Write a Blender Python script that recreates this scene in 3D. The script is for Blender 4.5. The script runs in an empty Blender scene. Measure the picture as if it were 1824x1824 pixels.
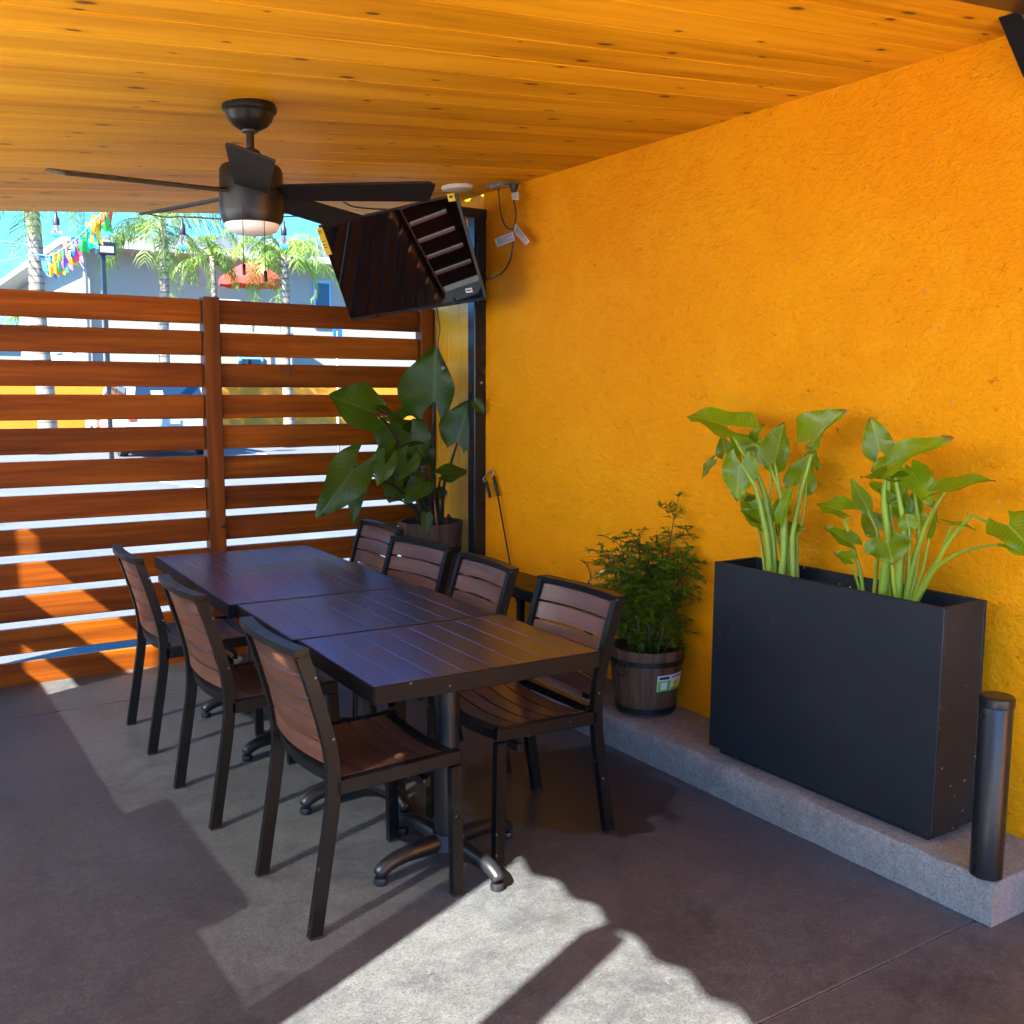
import bpy, bmesh, math, random
from mathutils import Vector, Matrix
R = math.radians
rnd = random.Random(7)
sc = bpy.context.scene
col = sc.collection

# ------------------------------------------------------------------ camera, sky, sun, exposure
H = 1.5
FPX, YAW, PITCH, ROLL = 1792.26, R(33.0528), R(6.9666), R(0.2867)
_f = Vector((math.sin(YAW)*math.cos(PITCH), math.cos(YAW)*math.cos(PITCH), -math.sin(PITCH)))
_r0 = Vector((math.cos(YAW), -math.sin(YAW), 0)); _u0 = _r0.cross(_f)
_r = _r0*math.cos(ROLL)+_u0*math.sin(ROLL); _u = -_r0*math.sin(ROLL)+_u0*math.cos(ROLL)
CAM = Vector((0, 0, H))
cd = bpy.data.cameras.new('camera'); cam = bpy.data.objects.new('camera', cd); col.objects.link(cam)
cd.sensor_width = 36; cd.lens = 36*FPX/1824; cd.clip_start = .05; cd.clip_end = 5000
cam.matrix_world = Matrix(((_r.x, _u.x, -_f.x, 0), (_r.y, _u.y, -_f.y, 0), (_r.z, _u.z, -_f.z, H), (0, 0, 0, 1)))
sc.camera = cam

SUN_AZ, SUN_EL = R(23), R(42)          # the light travels towards +X, 23 degrees round to +Y
sdir = Vector((math.cos(SUN_AZ)*math.cos(SUN_EL), math.sin(SUN_AZ)*math.cos(SUN_EL), -math.sin(SUN_EL)))
w = bpy.data.worlds.new('World'); sc.world = w; w.use_nodes = True
wn = w.node_tree; bg = wn.nodes['Background']
sky = wn.nodes.new('ShaderNodeTexSky'); sky.sky_type = 'NISHITA'; sky.sun_disc = False
sky.sun_elevation = SUN_EL
# sun stands towards -sdir; the node measures rotation clockwise from +Y
sky.sun_rotation = math.atan2(-sdir.x, -sdir.y)
sky.air_density = 1.2; sky.dust_density = .1; sky.ozone_density = 2.0; sky.altitude = 50
hs = wn.nodes.new('ShaderNodeHueSaturation'); hs.inputs['Saturation'].default_value = 1.42
tcw = wn.nodes.new('ShaderNodeTexCoord'); vadd = wn.nodes.new('ShaderNodeVectorMath'); vadd.operation = 'ADD'; vadd.inputs[1].default_value = (0, 0, .32)
vnm = wn.nodes.new('ShaderNodeVectorMath'); vnm.operation = 'NORMALIZE'
wn.links.new(tcw.outputs['Generated'], vadd.inputs[0]); wn.links.new(vadd.outputs[0], vnm.inputs[0]); wn.links.new(vnm.outputs[0], sky.inputs[0])
wn.links.new(sky.outputs[0], hs.inputs['Color']); wn.links.new(hs.outputs[0], bg.inputs[0])
bg.inputs[1].default_value = .14
sd = bpy.data.lights.new('sun', 'SUN'); sd.energy = 5; sd.angle = R(.53); sd.color = (1, .94, .81)
so = bpy.data.objects.new('sun', sd); col.objects.link(so); so.location = (-20, -10, 25)
so.rotation_euler = sdir.to_track_quat('-Z', 'Y').to_euler()
sc.view_settings.view_transform = 'Standard'; sc.view_settings.look = 'None'
sc.view_settings.gamma = 1; sc.view_settings.use_curve_mapping = False
sc.view_settings.exposure = 2.75
sc.render.engine = 'CYCLES'
cy = sc.cycles
cy.use_denoising = True; cy.max_bounces = 8; cy.diffuse_bounces = 5; cy.glossy_bounces = 3; cy.use_adaptive_sampling = True; cy.adaptive_threshold = .03
cy.transmission_bounces = 6; cy.transparent_max_bounces = 12; cy.sample_clamp_indirect = 8
cy.caustics_reflective = False; cy.caustics_refractive = False

# ------------------------------------------------------------------ where a sight line meets a plane
def ray(x, y): return _f+_r*((x-912)/FPX)-_u*((y-912)/FPX)
def at_z(x, y, z): d = ray(x, y); return CAM+d*((z-H)/d.z)
def at_x(x, y, X): d = ray(x, y); return CAM+d*(X/d.x)
def at_y(x, y, Y): d = ray(x, y); return CAM+d*(Y/d.y)

# ------------------------------------------------------------------ mesh helpers
class MB:
    def __init__(s): s.v = []; s.f = []; s.uv = None
    def add(s, vs, fs):
        o = len(s.v); s.v += [Vector(p) for p in vs]; s.f += [tuple(i+o for i in f) for f in fs]; return s
    def box(s, c, d, b=0, M=None):
        """box of size d at c; b > 0 chamfers its edges"""
        c = Vector(c); h = [x/2 for x in d]; vs = []; fs = []
        if b <= 0:
            for x in (-1, 1):
                for y in (-1, 1):
                    for z in (-1, 1): vs.append(Vector((x*h[0], y*h[1], z*h[2])))
            fs = [(0, 1, 3, 2), (4, 6, 7, 5), (0, 4, 5, 1), (2, 3, 7, 6), (0, 2, 6, 4), (1, 5, 7, 3)]
        else:
            b = min(b, .45*min(d)); idx = {}
            for x in (-1, 1):
                for y in (-1, 1):
                    for z in (-1, 1):
                        for k in range(3):
                            p = [x*(h[0]-b), y*(h[1]-b), z*(h[2]-b)]; p[k] = (x, y, z)[k]*h[k]
                            idx[(x, y, z, k)] = len(vs); vs.append(Vector(p))
            I = idx
            for k in range(3):
                a, c2 = [(1, 2), (0, 2), (0, 1)][k]
                for s1 in (-1, 1):
                    q = []
                    for (sa, sb) in ((-1, -1), (1, -1), (1, 1), (-1, 1)):
                        t = [0, 0, 0]; t[k] = s1; t[a] = sa; t[c2] = sb; q.append(I[(*t, k)])
                    fs.append(tuple(q))
            for k in range(3):
                a, c2 = [(1, 2), (0, 2), (0, 1)][k]
                for sa in (-1, 1):
                    for sb in (-1, 1):
                        t0 = [0, 0, 0]; t0[a] = sa; t0[c2] = sb; t1 = list(t0); t0[k] = -1; t1[k] = 1
                        fs.append((I[(*t0, a)], I[(*t1, a)], I[(*t1, c2)], I[(*t0, c2)]))
            for x in (-1, 1):
                for y in (-1, 1):
                    for z in (-1, 1): fs.append((I[(x, y, z, 0)], I[(x, y, z, 1)], I[(x, y, z, 2)]))
        if M is not None: vs = [M @ p for p in vs]
        return s.add([p+c for p in vs], fs)
    def bar(s, p0, p1, w, h, up=(0, 0, 1), b=0):
        p0 = Vector(p0); p1 = Vector(p1); d = p1-p0; x = d.normalized(); up = Vector(up)
        y = up.cross(x)
        if y.length < 1e-5: y = Vector((0, 1, 0)).cross(x)
        y.normalize(); z = x.cross(y)
        return s.box((p0+p1)/2, (d.length, w, h), b, Matrix((x, y, z)).transposed())
    def strip(s, pts, w, h, up):
        """rectangular section swept along pts"""
        up = Vector(up); pts = [Vector(p) for p in pts]; n = len(pts); vs = []; fs = []
        for i, p in enumerate(pts):
            t = (pts[min(i+1, n-1)]-pts[max(i-1, 0)]).normalized()
            a = up.normalized(); b_ = t.cross(a).normalized()
            for sa, sb in ((-1, -1), (1, -1), (1, 1), (-1, 1)): vs.append(p+a*(sa*w/2)+b_*(sb*h/2))
        for i in range(n-1):
            for k in range(4): fs.append((i*4+k, i*4+(k+1) % 4, i*4+4+(k+1) % 4, i*4+4+k))
        fs.append((3, 2, 1, 0)); fs.append(tuple((n-1)*4+k for k in range(4)))
        return s.add(vs, fs)
    def tube(s, pts, rad, seg=8, cap=True):
        pts = [Vector(p) for p in pts]; n = len(pts)
        if not isinstance(rad, (list, tuple)): rad = [rad]*n
        vs = []; fs = []; a = None
        for i, p in enumerate(pts):
            t = (pts[min(i+1, n-1)]-pts[max(i-1, 0)]).normalized()
            if a is None:
                a = t.cross(Vector((0, 0, 1)));
                if a.length < 1e-3: a = t.cross(Vector((1, 0, 0)))
            a = (a-t*a.dot(t)).normalized(); b_ = t.cross(a)
            for k in range(seg):
                q = 2*math.pi*k/seg; vs.append(p+(a*math.cos(q)+b_*math.sin(q))*rad[i])
        for i in range(n-1):
            for k in range(seg): fs.append((i*seg+k, i*seg+(k+1) % seg, (i+1)*seg+(k+1) % seg, (i+1)*seg+k))
        if cap: fs.append(tuple(reversed(range(seg)))); fs.append(tuple((n-1)*seg+k for k in range(seg)))
        return s.add(vs, fs)
    def lathe(s, prof, c=(0, 0, 0), seg=24, a0=0, a1=2*math.pi):
        c = Vector(c); full = abs(a1-a0-2*math.pi) < 1e-6; m = seg if full else seg+1; vs = []; fs = []
        for r, z in prof:
            for k in range(m):
                q = a0+(a1-a0)*k/seg; vs.append(c+Vector((r*math.cos(q), r*math.sin(q), z)))
        for i in range(len(prof)-1):
            for k in range(seg):
                k2 = (k+1) % m; fs.append((i*m+k, i*m+k2, (i+1)*m+k2, (i+1)*m+k))
        return s.add(vs, fs)
    def prism(s, poly, d):
        """closed polygon (list of points) pushed along d"""
        d = Vector(d); n = len(poly); p = [Vector(q) for q in poly]
        fs = [tuple(reversed(range(n))), tuple(range(n, 2*n))]
        fs += [(k, (k+1) % n, n+(k+1) % n, n+k) for k in range(n)]
        return s.add(p+[q+d for q in p], fs)
    def mesh(s, name, smooth=False, weld=0):
        me = bpy.data.meshes.new(name); me.from_pydata([tuple(p) for p in s.v], [], s.f)
        if s.uv:
            l = me.uv_layers.new(name='UVMap')
            for i, lp in enumerate(me.loops): l.data[i].uv = s.uv[lp.vertex_index]
        bm = bmesh.new(); bm.from_mesh(me)
        if weld: bmesh.ops.remove_doubles(bm, verts=bm.verts, dist=weld)
        bmesh.ops.recalc_face_normals(bm, faces=bm.faces); bm.to_mesh(me); bm.free()
        if smooth: me.shade_smooth() if smooth is True else me.set_sharp_from_angle(angle=R(smooth))
        if smooth and smooth is not True:
            me.shade_smooth(); me.set_sharp_from_angle(angle=R(smooth))
        return me
    def build(s, name, mat, parent=None, smooth=False, weld=0):
        return link(name, s.mesh(name, smooth, weld), mat, parent)
def link(name, me, mat=None, parent=None, loc=None, rot=None):
    o = bpy.data.objects.new(name, me); col.objects.link(o)
    if mat is not None and me is not None and not me.materials: me.materials.append(mat)
    if parent is not None: o.parent = parent
    if loc is not None: o.location = loc
    if rot is not None: o.rotation_euler = rot
    return o
def thing(name, label, cat, loc=(0, 0, 0), rz=0, group=None):
    return tag(link(name, None, None, None, loc, (0, 0, rz)), label, cat, group)
def tag(o, label, cat, group=None):
    o['label'] = label; o['category'] = cat
    if group: o['group'] = group
    return o
def struct(o): o['kind'] = 'structure'; return o
def stuff(o): o['kind'] = 'stuff'; return o
def copy_tree(o, parent=None):
    c = o.copy(); col.objects.link(c)
    if parent is not None: c.parent = parent
    for ch in list(o.children): copy_tree(ch, c)
    return c
def bez(pts, n=12):
    """smooth curve through points (Catmull-Rom)"""
    p = [Vector(q) for q in pts]; p = [p[0]*2-p[1]]+p+[p[-1]*2-p[-2]]; out = []
    for i in range(1, len(p)-2):
        for k in range(n):
            t = k/n; a, b_, c, d = p[i-1:i+3]
            out.append(.5*((2*b_)+(c-a)*t+(2*a-5*b_+4*c-d)*t*t+(3*b_-a-3*c+d)*t**3))
    out.append(p[-2]); return out

# ------------------------------------------------------------------ materials
class Mat:
    def __init__(s, name):
        s.m = bpy.data.materials.new(name); s.m.use_nodes = True; s.t = s.m.node_tree
        s.b = s.t.nodes['Principled BSDF']; s.out = s.t.nodes['Material Output']
    def n(s, typ, inp=None, **kw):
        nd = s.t.nodes.new('ShaderNode'+typ)
        for k, v in kw.items(): setattr(nd, k, v)
        for k, v in (inp or {}).items():
            if isinstance(v, bpy.types.NodeSocket): s.t.links.new(v, nd.inputs[k])
            else: nd.inputs[k].default_value = v
        return nd
    def set(s, **kw):
        for k, v in kw.items():
            k = {'color': 'Base Color', 'rough': 'Roughness', 'metal': 'Metallic', 'normal': 'Normal', 'spec': 'Specular IOR Level', 'coat': 'Coat Weight', 'coatr': 'Coat Roughness', 'trans': 'Transmission Weight', 'ior': 'IOR', 'alpha': 'Alpha', 'emit': 'Emission Color', 'emits': 'Emission Strength'}[k]
            if isinstance(v, bpy.types.NodeSocket): s.t.links.new(v, s.b.inputs[k])
            elif isinstance(v, (tuple, list)) and len(v) == 3: s.b.inputs[k].default_value = (*v, 1)
            else: s.b.inputs[k].default_value = v
        return s
    def coords(s, scale=(1, 1, 1), rand=0, kind='Object'):
        tc = s.n('TexCoord').outputs[kind]
        if rand:
            oi = s.n('ObjectInfo').outputs['Random']
            mul = s.n('Math', {0: oi, 1: rand}, operation='MULTIPLY').outputs[0]
            m2 = s.n('Math', {0: mul, 1: 3.7}, operation='MULTIPLY').outputs[0]
            cb = s.n('CombineXYZ', {0: mul, 1: m2, 2: mul}).outputs[0]
            tc = s.n('VectorMath', {0: tc, 1: cb}, operation='ADD').outputs[0]
        return s.n('Mapping', {'Vector': tc, 'Scale': scale}).outputs[0]
    def noise(s, vec, scale=5, detail=3, rough=.55, dist=0, out='Fac'):
        return s.n('TexNoise', {'Vector': vec, 'Scale': scale, 'Detail': detail, 'Roughness': rough, 'Distortion': dist}).outputs[out]
    def ramp(s, fac, stops):
        r = s.n('ValToRGB', {0: fac}); e = r.color_ramp.elements
        while len(e) < len(stops): e.new(.5)
        for k, (p, c) in enumerate(stops): e[k].position = p; e[k].color = (*c, 1) if len(c) == 3 else c
        return r.outputs[0]
    def mix(s, fac, a, b, typ='MIX'):
        m = s.n('MixRGB', blend_type=typ)
        for k, v in ((0, fac), (1, a), (2, b)):
            if isinstance(v, bpy.types.NodeSocket): s.t.links.new(v, m.inputs[k])
            else: m.inputs[k].default_value = (*v, 1) if isinstance(v, (tuple, list)) else v
        return m.outputs[0]
    def math(s, op, a, b=0, c=None):
        d = {0: a, 1: b}
        if c is not None: d[2] = c
        return s.n('Math', d, operation=op).outputs[0]
    def bump(s, h, strength=.3, dist=.01, normal=None):
        d = {'Height': h, 'Strength': strength, 'Distance': dist}
        if normal is not None: d['Normal'] = normal
        s.set(normal=s.n('Bump', d).outputs[0]); return s
G = lambda v: (v, v, v)

def wood(name, axis, c0, c1, c2, rough=.5, fib=60, ring=7, rand=40, bump=.15, knots=False, spec=.5, tint=.25, coat=0, strk=.5):
    """stained board: long grain along axis, tone differs from board to board"""
    m = Mat(name); st = [1, 1, 1]; st['XYZ'.index(axis)] = .07
    v = m.coords(tuple(st), rand)
    warp = m.noise(v, ring*.6, 3, .5, .6)
    big = m.noise(v, ring, 4, .6, 1.2)
    st2 = [1, 1, 1]; st2['XYZ'.index(axis)] = .03
    v2 = m.coords(tuple(st2), rand)
    fibre = m.noise(v2, fib, 3, .65, .2)
    f = m.math('ADD', m.math('MULTIPLY', big, 1-strk*.5), m.math('MULTIPLY', fibre, strk*.5))
    c = m.ramp(f, [(.33, c0), (.5, c1), (.68, c2)])
    oi = m.n('ObjectInfo').outputs['Random']
    tone = m.math('MULTIPLY_ADD', oi, tint, 1-tint*.5)
    c = m.mix(1, c, m.n('CombineXYZ', {0: tone, 1: tone, 2: tone}).outputs[0], 'MULTIPLY')
    hgt = fibre
    if knots:
        st3 = [1, 1, 1]; st3['XYZ'.index(axis)] = .42
        vk = m.coords(tuple(st3), rand)
        vk = m.n('VectorMath', {0: vk, 1: m.n('VectorMath', {0: m.n('TexNoise', {'Vector': vk, 'Scale': 9.}).outputs['Color'], 'Scale': .035}, operation='SCALE').outputs[0]}, operation='ADD').outputs[0]
        vo = m.n('TexVoronoi', {'Vector': vk, 'Scale': 9.}, voronoi_dimensions='2D')
        sel = m.math('GREATER_THAN', m.n('SeparateColor', {0: vo.outputs['Color']}).outputs[0], .52)
        size = m.math('MULTIPLY_ADD', m.n('SeparateColor', {0: vo.outputs['Color']}).outputs[1], .095, .028)
        d = m.math('DIVIDE', vo.outputs['Distance'], size)
        k = m.math('MULTIPLY', m.ramp(d, [(0, G(1)), (.62, G(.85)), (1, G(0))]), sel)
        halo = m.math('MULTIPLY', m.ramp(m.math('MULTIPLY', d, .4), [(0, G(.55)), (1, G(0))]), sel)
        c = m.mix(halo, c, tuple(x*.62 for x in c1)); c = m.mix(k, c, (.12, .042, .012))
    m.set(color=c, rough=rough, spec=spec, coat=coat)
    m.bump(hgt, bump, .002)
    return m.m

def plain(name, color, rough=.5, metal=0, spec=.5, var=.0, bump=0, bscale=80, coat=0, dust=0):
    m = Mat(name); v = m.coords()
    c = color
    if var: c = m.mix(m.noise(v, 6, 5), tuple(x*(1-var) for x in color), tuple(min(1, x*(1+var)) for x in color))
    if dust:
        sp = m.n('TexVoronoi', {'Vector': v, 'Scale': 42.}); on = m.math('GREATER_THAN', m.n('SeparateColor', {0: sp.outputs['Color']}).outputs[0], .93)
        dot = m.math('MULTIPLY', m.math('LESS_THAN', sp.outputs['Distance'], .17), on)
        smear = m.ramp(m.noise(v, 9, 6, .7, 1.5), [(.64, G(0)), (.84, G(dust*.24))])
        c = m.mix(m.math('MAXIMUM', m.math('MULTIPLY', dot, dust), smear), c, (.42, .4, .36))
    rr = rough
    if var: rr = m.math('MULTIPLY_ADD', m.noise(v, 9, 5), .2, rough-.1)
    m.set(color=c, rough=rr, metal=metal, spec=spec, coat=coat)
    if bump: m.bump(m.noise(v, bscale, 4), bump, .002)
    return m.m

def concrete(name, dark, light, stain=None, rough=.6, bump=.25, speck=.5):
    m = Mat(name); v = m.coords()
    a = m.noise(v, 1.3, 5, .62, .4); b = m.noise(v, 11, 4, .7); g = m.noise(v, 140, 3, .7)
    f = m.math('ADD', m.math('MULTIPLY', a, .55), m.math('MULTIPLY', b, .45))
    c = m.ramp(f, [(.36, dark), (.62, light)])
    c = m.mix(m.ramp(g, [(.36, G(.6)), (.55, G(0))]), c, tuple(x*.45 for x in dark))
    c = m.mix(m.ramp(m.noise(v, 38, 4, .7), [(.48, G(0)), (.74, G(.4))]), c, tuple(min(1, x*1.4) for x in light))
    vo = m.n('TexVoronoi', {'Vector': v, 'Scale': 48.}, voronoi_dimensions='2D')
    on = m.math('GREATER_THAN', m.n('SeparateColor', {0: vo.outputs['Color']}).outputs[0], .94)
    dot = m.math('MULTIPLY', m.math('LESS_THAN', vo.outputs['Distance'], .09), on)
    c = m.mix(m.math('MULTIPLY', dot, speck), c, tuple(min(1, x*2.2) for x in light))
    crk = m.ramp(m.noise(v, 3.2, 5, .75, 2.5), [(.4945, G(0)), (.5, G(.6)), (.5055, G(0))])
    c = m.mix(crk, c, tuple(x*.5 for x in dark))
    c = m.mix(m.ramp(m.noise(v, 2.1, 5, .65, 1.1), [(.55, G(0)), (.68, G(.45))]), c, tuple(x*.6 for x in dark))
    rr = m.math('MULTIPLY_ADD', b, .3, rough-.15)
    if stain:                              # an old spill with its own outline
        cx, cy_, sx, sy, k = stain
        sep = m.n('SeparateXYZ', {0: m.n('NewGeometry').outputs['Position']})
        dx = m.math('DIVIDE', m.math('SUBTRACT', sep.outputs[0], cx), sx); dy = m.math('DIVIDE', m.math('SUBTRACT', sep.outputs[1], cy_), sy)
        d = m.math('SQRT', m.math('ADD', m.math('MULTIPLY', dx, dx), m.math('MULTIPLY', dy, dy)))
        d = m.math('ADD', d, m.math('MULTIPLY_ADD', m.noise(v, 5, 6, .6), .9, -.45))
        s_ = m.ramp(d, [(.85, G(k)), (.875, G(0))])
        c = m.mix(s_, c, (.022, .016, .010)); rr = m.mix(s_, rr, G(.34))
    m.set(color=c, rough=rr)
    m.bump(m.math('ADD', m.math('MULTIPLY', g, .5), b), bump, .004)
    return m.m

def stucco(name, c0, c1, chips=.5):
    m = Mat(name); v = m.coords()
    big = m.noise(v, .8, 4, .6); patch = m.noise(v, 2.6, 4, .6, .8)
    c = m.mix(m.ramp(big, [(.3, G(0)), (.7, G(1))]), c0, c1)
    c = m.mix(m.ramp(patch, [(.48, G(0)), (.70, G(.6))]), c, (min(1, c1[0]*1.03), c1[1]*1.10, c1[2]+.004))
    sp = m.n('SeparateXYZ', {0: v})
    vs = m.n('Mapping', {'Vector': v, 'Scale': (1, 1, 1.7)}).outputs[0]
    lump = m.noise(vs, 30, 3, .55, .25); fine = m.noise(v, 105, 2, .6)
    trow = m.noise(m.n('Mapping', {'Vector': v, 'Rotation': (.5, 0, 0), 'Scale': (1, .35, 1.6)}).outputs[0], 5, 3, .6, .6)
    pit = m.ramp(m.noise(vs, 21, 4, .75, 1.2), [(.30, G(1)), (.355, G(0))])
    c = m.mix(m.math('MULTIPLY', pit, .5), c, tuple(x*.45 for x in c0))
    crk = m.ramp(m.noise(v, 2.3, 5, .7, 1.6), [(.4965, G(0)), (.5, G(.4)), (.5035, G(0))])
    c = m.mix(crk, c, tuple(x*.55 for x in c0))
    low = m.ramp(m.math('ADD', sp.outputs[2], m.math('MULTIPLY_ADD', m.noise(v, 6, 4), .5, -.25)), [(.10, G(.45)), (.5, G(0))])
    c = m.mix(low, c, tuple(x*.62 for x in c0))           # splash dirt along the foot of the wall
    if chips:
        vo = m.n('TexVoronoi', {'Vector': m.n('CombineXYZ', {0: sp.outputs[1], 1: sp.outputs[2], 2: 0.}).outputs[0], 'Scale': 17., 'Randomness': 1.}, voronoi_dimensions='2D')
        rnd_ = m.n('SeparateColor', {0: vo.outputs['Color']})
        on = m.math('GREATER_THAN', rnd_.outputs[0], m.ramp(m.math('MULTIPLY_ADD', sp.outputs[1], .25, .9), [(.2, G(.45)), (.55, G(.66)), (.8, G(.93))]))
        d = m.math('ADD', vo.outputs['Distance'], m.math('MULTIPLY', m.noise(v, 80, 3), .16))
        sz = m.math('MULTIPLY_ADD', rnd_.outputs[1], .075, .085)
        c = m.mix(m.math('MULTIPLY', m.math('MULTIPLY', m.math('LESS_THAN', d, sz), on), chips), c, (.30, .29, .27))
    m.set(color=c, rough=.75, spec=.12)
    hgt = m.math('ADD', lump, m.math('MULTIPLY', fine, .35)); hgt = m.math('ADD', hgt, m.math('MULTIPLY', trow, 1.3)); hgt = m.math('SUBTRACT', hgt, m.math('MULTIPLY', pit, .5))
    m.bump(hgt, .8, .011)
    return m.m

def leafmat(name, c0, c1, vein, rough=.35, brown=0, tr=.3):
    m = Mat(name); uv = m.n('TexCoord').outputs['UV']; sep = m.n('SeparateXYZ', {0: uv})
    u = m.math('ABSOLUTE', sep.outputs[0]); vv = sep.outputs[1]
    ph = m.math('MULTIPLY', m.math('SUBTRACT', vv, m.math('MULTIPLY', u, .75)), 9.)
    fr = m.math('ABSOLUTE', m.math('SUBTRACT', m.math('FRACT', ph), .5))
    side = m.ramp(fr, [(0, G(1)), (.1, G(0))]); mid = m.ramp(u, [(0, G(1)), (.035, G(0))])
    ve = m.math('MAXIMUM', m.math('MULTIPLY', side, .6), mid)
    v = m.coords(rand=9)
    c = m.mix(m.noise(v, 14, 4), c0, c1)
    oi = m.n('ObjectInfo').outputs['Random']; tone = m.math('MULTIPLY_ADD', oi, .5, .75)
    c = m.mix(1, c, m.n('CombineXYZ', {0: tone, 1: tone, 2: tone}).outputs[0], 'MULTIPLY')
    c = m.mix(m.math('MULTIPLY', ve, .55), c, vein)
    if brown:
        tip = m.math('ADD', m.math('MULTIPLY', m.noise(v, 22, 4), .3), m.math('ADD', m.math('SUBTRACT', vv, .28), m.math('MULTIPLY', oi, .1)))
        c = m.mix(m.ramp(tip, [(.80, G(0)), (.88, G(brown))]), c, (.2, .1, .035))
    m.set(color=c, rough=rough, spec=.5)
    m.bump(m.math('ADD', m.math('MULTIPLY', ve, -1.), m.math('MULTIPLY', m.noise(v, 60, 3), .2)), .5, .002)
    ts = m.n('BsdfTranslucent', {'Color': m.mix(1, c, (1.6, 1.9, .5), 'MULTIPLY')})
    mx = m.n('MixShader', {0: tr, 1: m.b.outputs[0], 2: ts.outputs[0]}); m.t.links.new(mx.outputs[0], m.out.inputs[0])
    return m.m

M = {}
M['stucco'] = stucco('orange_stucco', (.86, .295, .001), (.93, .365, .0015), .6)
M['yellow_paint'] = wood('yellow_painted_boards', 'Z', (.78, .37, .003), (.84, .42, .004), (.88, .47, .006), rough=.5, tint=.08, bump=.1)
M['pine'] = wood('varnished_pine', 'X', (.50, .205, .005), (.74, .35, .011), (.86, .455, .026), rough=.5, fib=45, ring=5, knots=True, tint=.34, spec=.08)
M['slat'] = wood('redwood_stain', 'X', (.080, .016, .0007), (.215, .050, .0014), (.38, .105, .003), rough=.55, fib=40, ring=6, tint=.5, bump=.3, spec=.22, strk=.7)
M['slat_z'] = wood('redwood_stain_post', 'Z', (.075, .016, .001), (.155, .038, .002), (.25, .07, .004), rough=.5, fib=40, ring=6, tint=.2, bump=.3, spec=.25)
M['slat_y'] = wood('redwood_stain_side', 'Y', (.080, .016, .0007), (.215, .050, .0014), (.38, .105, .003), rough=.45, fib=40, ring=6, tint=.4, bump=.2)
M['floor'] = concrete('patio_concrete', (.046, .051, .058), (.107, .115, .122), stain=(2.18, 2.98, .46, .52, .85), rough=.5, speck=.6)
M['kerb'] = concrete('kerb_concrete', (.20, .20, .175), (.32, .32, .285), rough=.75)
M['lot'] = concrete('lot_concrete', (.34, .33, .315), (.43, .42, .40), rough=.85, speck=.1)
M['deck'] = wood('table_laminate', 'Y', (.026, .011, .010), (.046, .018, .015), (.068, .027, .020), rough=.25, fib=90, ring=14, tint=.12, bump=.03, spec=.5)
_d = M['deck'].node_tree.nodes['Principled BSDF'].inputs
_d['IOR'].default_value = 2.5; _d['Specular Tint'].default_value = (.42, .60, 1.2, 1)      # reflections tinted blue to paint in a sky sheen
M['chair_wood'] = wood('chair_slat_laminate', 'Y', (.065, .028, .017), (.105, .046, .028), (.155, .072, .046), rough=.36, fib=110, ring=16, tint=.16, bump=.08, coat=.1)
M['frame'] = plain('black_powder_coat', (.005, .006, .0065), .36, 0, .22, var=.25, bump=.08, bscale=260, dust=.35)
M['edge'] = plain('table_edge_black', (.005, .0055, .006), .5, 0, .14, var=.25, dust=.3)
M['base'] = plain('cast_iron_black', (.010, .011, .014), .34, .0, .45, var=.3, bump=.1, bscale=160, dust=.3)
M['fan'] = plain('fan_matte_black', (.008, .007, .007), .38, 0, .35, var=.2)
M['blade'] = plain('fan_blade_black', (.009, .008, .008), .5, 0, .25, var=.25)
M['glass_white'] = plain('opal_lens', (.88, .88, .84), .3)
M['tv'] = plain('screen_glass', (.002, .002, .003), .02, 0, .55)
M['tvb'] = plain('screen_bezel', (.012, .012, .013), .3)
M['planter'] = plain('charcoal_fibre_planter', (.014, .018, .022), .5, 0, .28, var=.3, bump=.12, bscale=120, dust=.9)
M['soil'] = plain('potting_soil', (.02, .014, .009), .95, var=.5, bump=.9, bscale=60)
M['barrel'] = wood('burnt_barrel_stave', 'Z', (.045, .020, .010), (.105, .050, .025), (.18, .088, .045), rough=.55, fib=45, ring=9, tint=.4, bump=.35)
M['barrel_old'] = wood('weathered_barrel_stave', 'Z', (.035, .020, .012), (.065, .040, .026), (.095, .062, .042), rough=.75, fib=50, ring=9, tint=.3, bump=.35)
M['iron'] = plain('black_iron', (.012, .011, .010), .45, .3)
M['steel'] = plain('black_post_paint', (.010, .011, .013), .3, 0, .45, var=.25)
M['alocasia'] = leafmat('elephant_ear_leaf', (.020, .058, .005), (.050, .12, .007), (.11, .20, .03), .36, 0, .4)
M['calla'] = leafmat('calla_leaf', (.12, .215, .003), (.23, .37, .007), (.45, .50, .04), .24, .9, .36)
M['calla_stem'] = plain('calla_stem', (.28, .40, .03), .4, var=.25)
M['ear_stem'] = plain('elephant_ear_stem', (.030, .030, .016), .45, var=.3)
M['dry_leaf'] = plain('dry_sheath', (.34, .15, .07), .7, var=.3)
M['shrub'] = leafmat('shrub_leaf', (.10, .175, .003), (.20, .30, .008), (.14, .23, .02), .38, 0, .3)
M['twig'] = plain('twig', (.07, .055, .02), .7, var=.3)
M['white'] = plain('white_plastic', (.62, .6, .56), .45)
M['metal'] = plain('galvanised_steel', (.45, .45, .44), .4, .8, var=.1)
M['cord'] = plain('black_rubber_cord', (.012, .012, .012), .5)
M['yellow'] = plain('yellow_sticker', (.85, .55, .01), .5)
M['ink'] = plain('printed_ink', (.03, .03, .03), .6)
M['red_ink'] = plain('red_print', (.5, .03, .03), .6)
M['green'] = plain('green_print', (.16, .5, .02), .5)
M['paper'] = plain('white_paper_tag', (.75, .73, .70), .6)
g = Mat('clear_glass'); g.set(color=(.95, .97, .96), rough=.03, trans=1, ior=1.45); M['glass'] = g.m
g = Mat('fill_shade_cloth')
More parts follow.
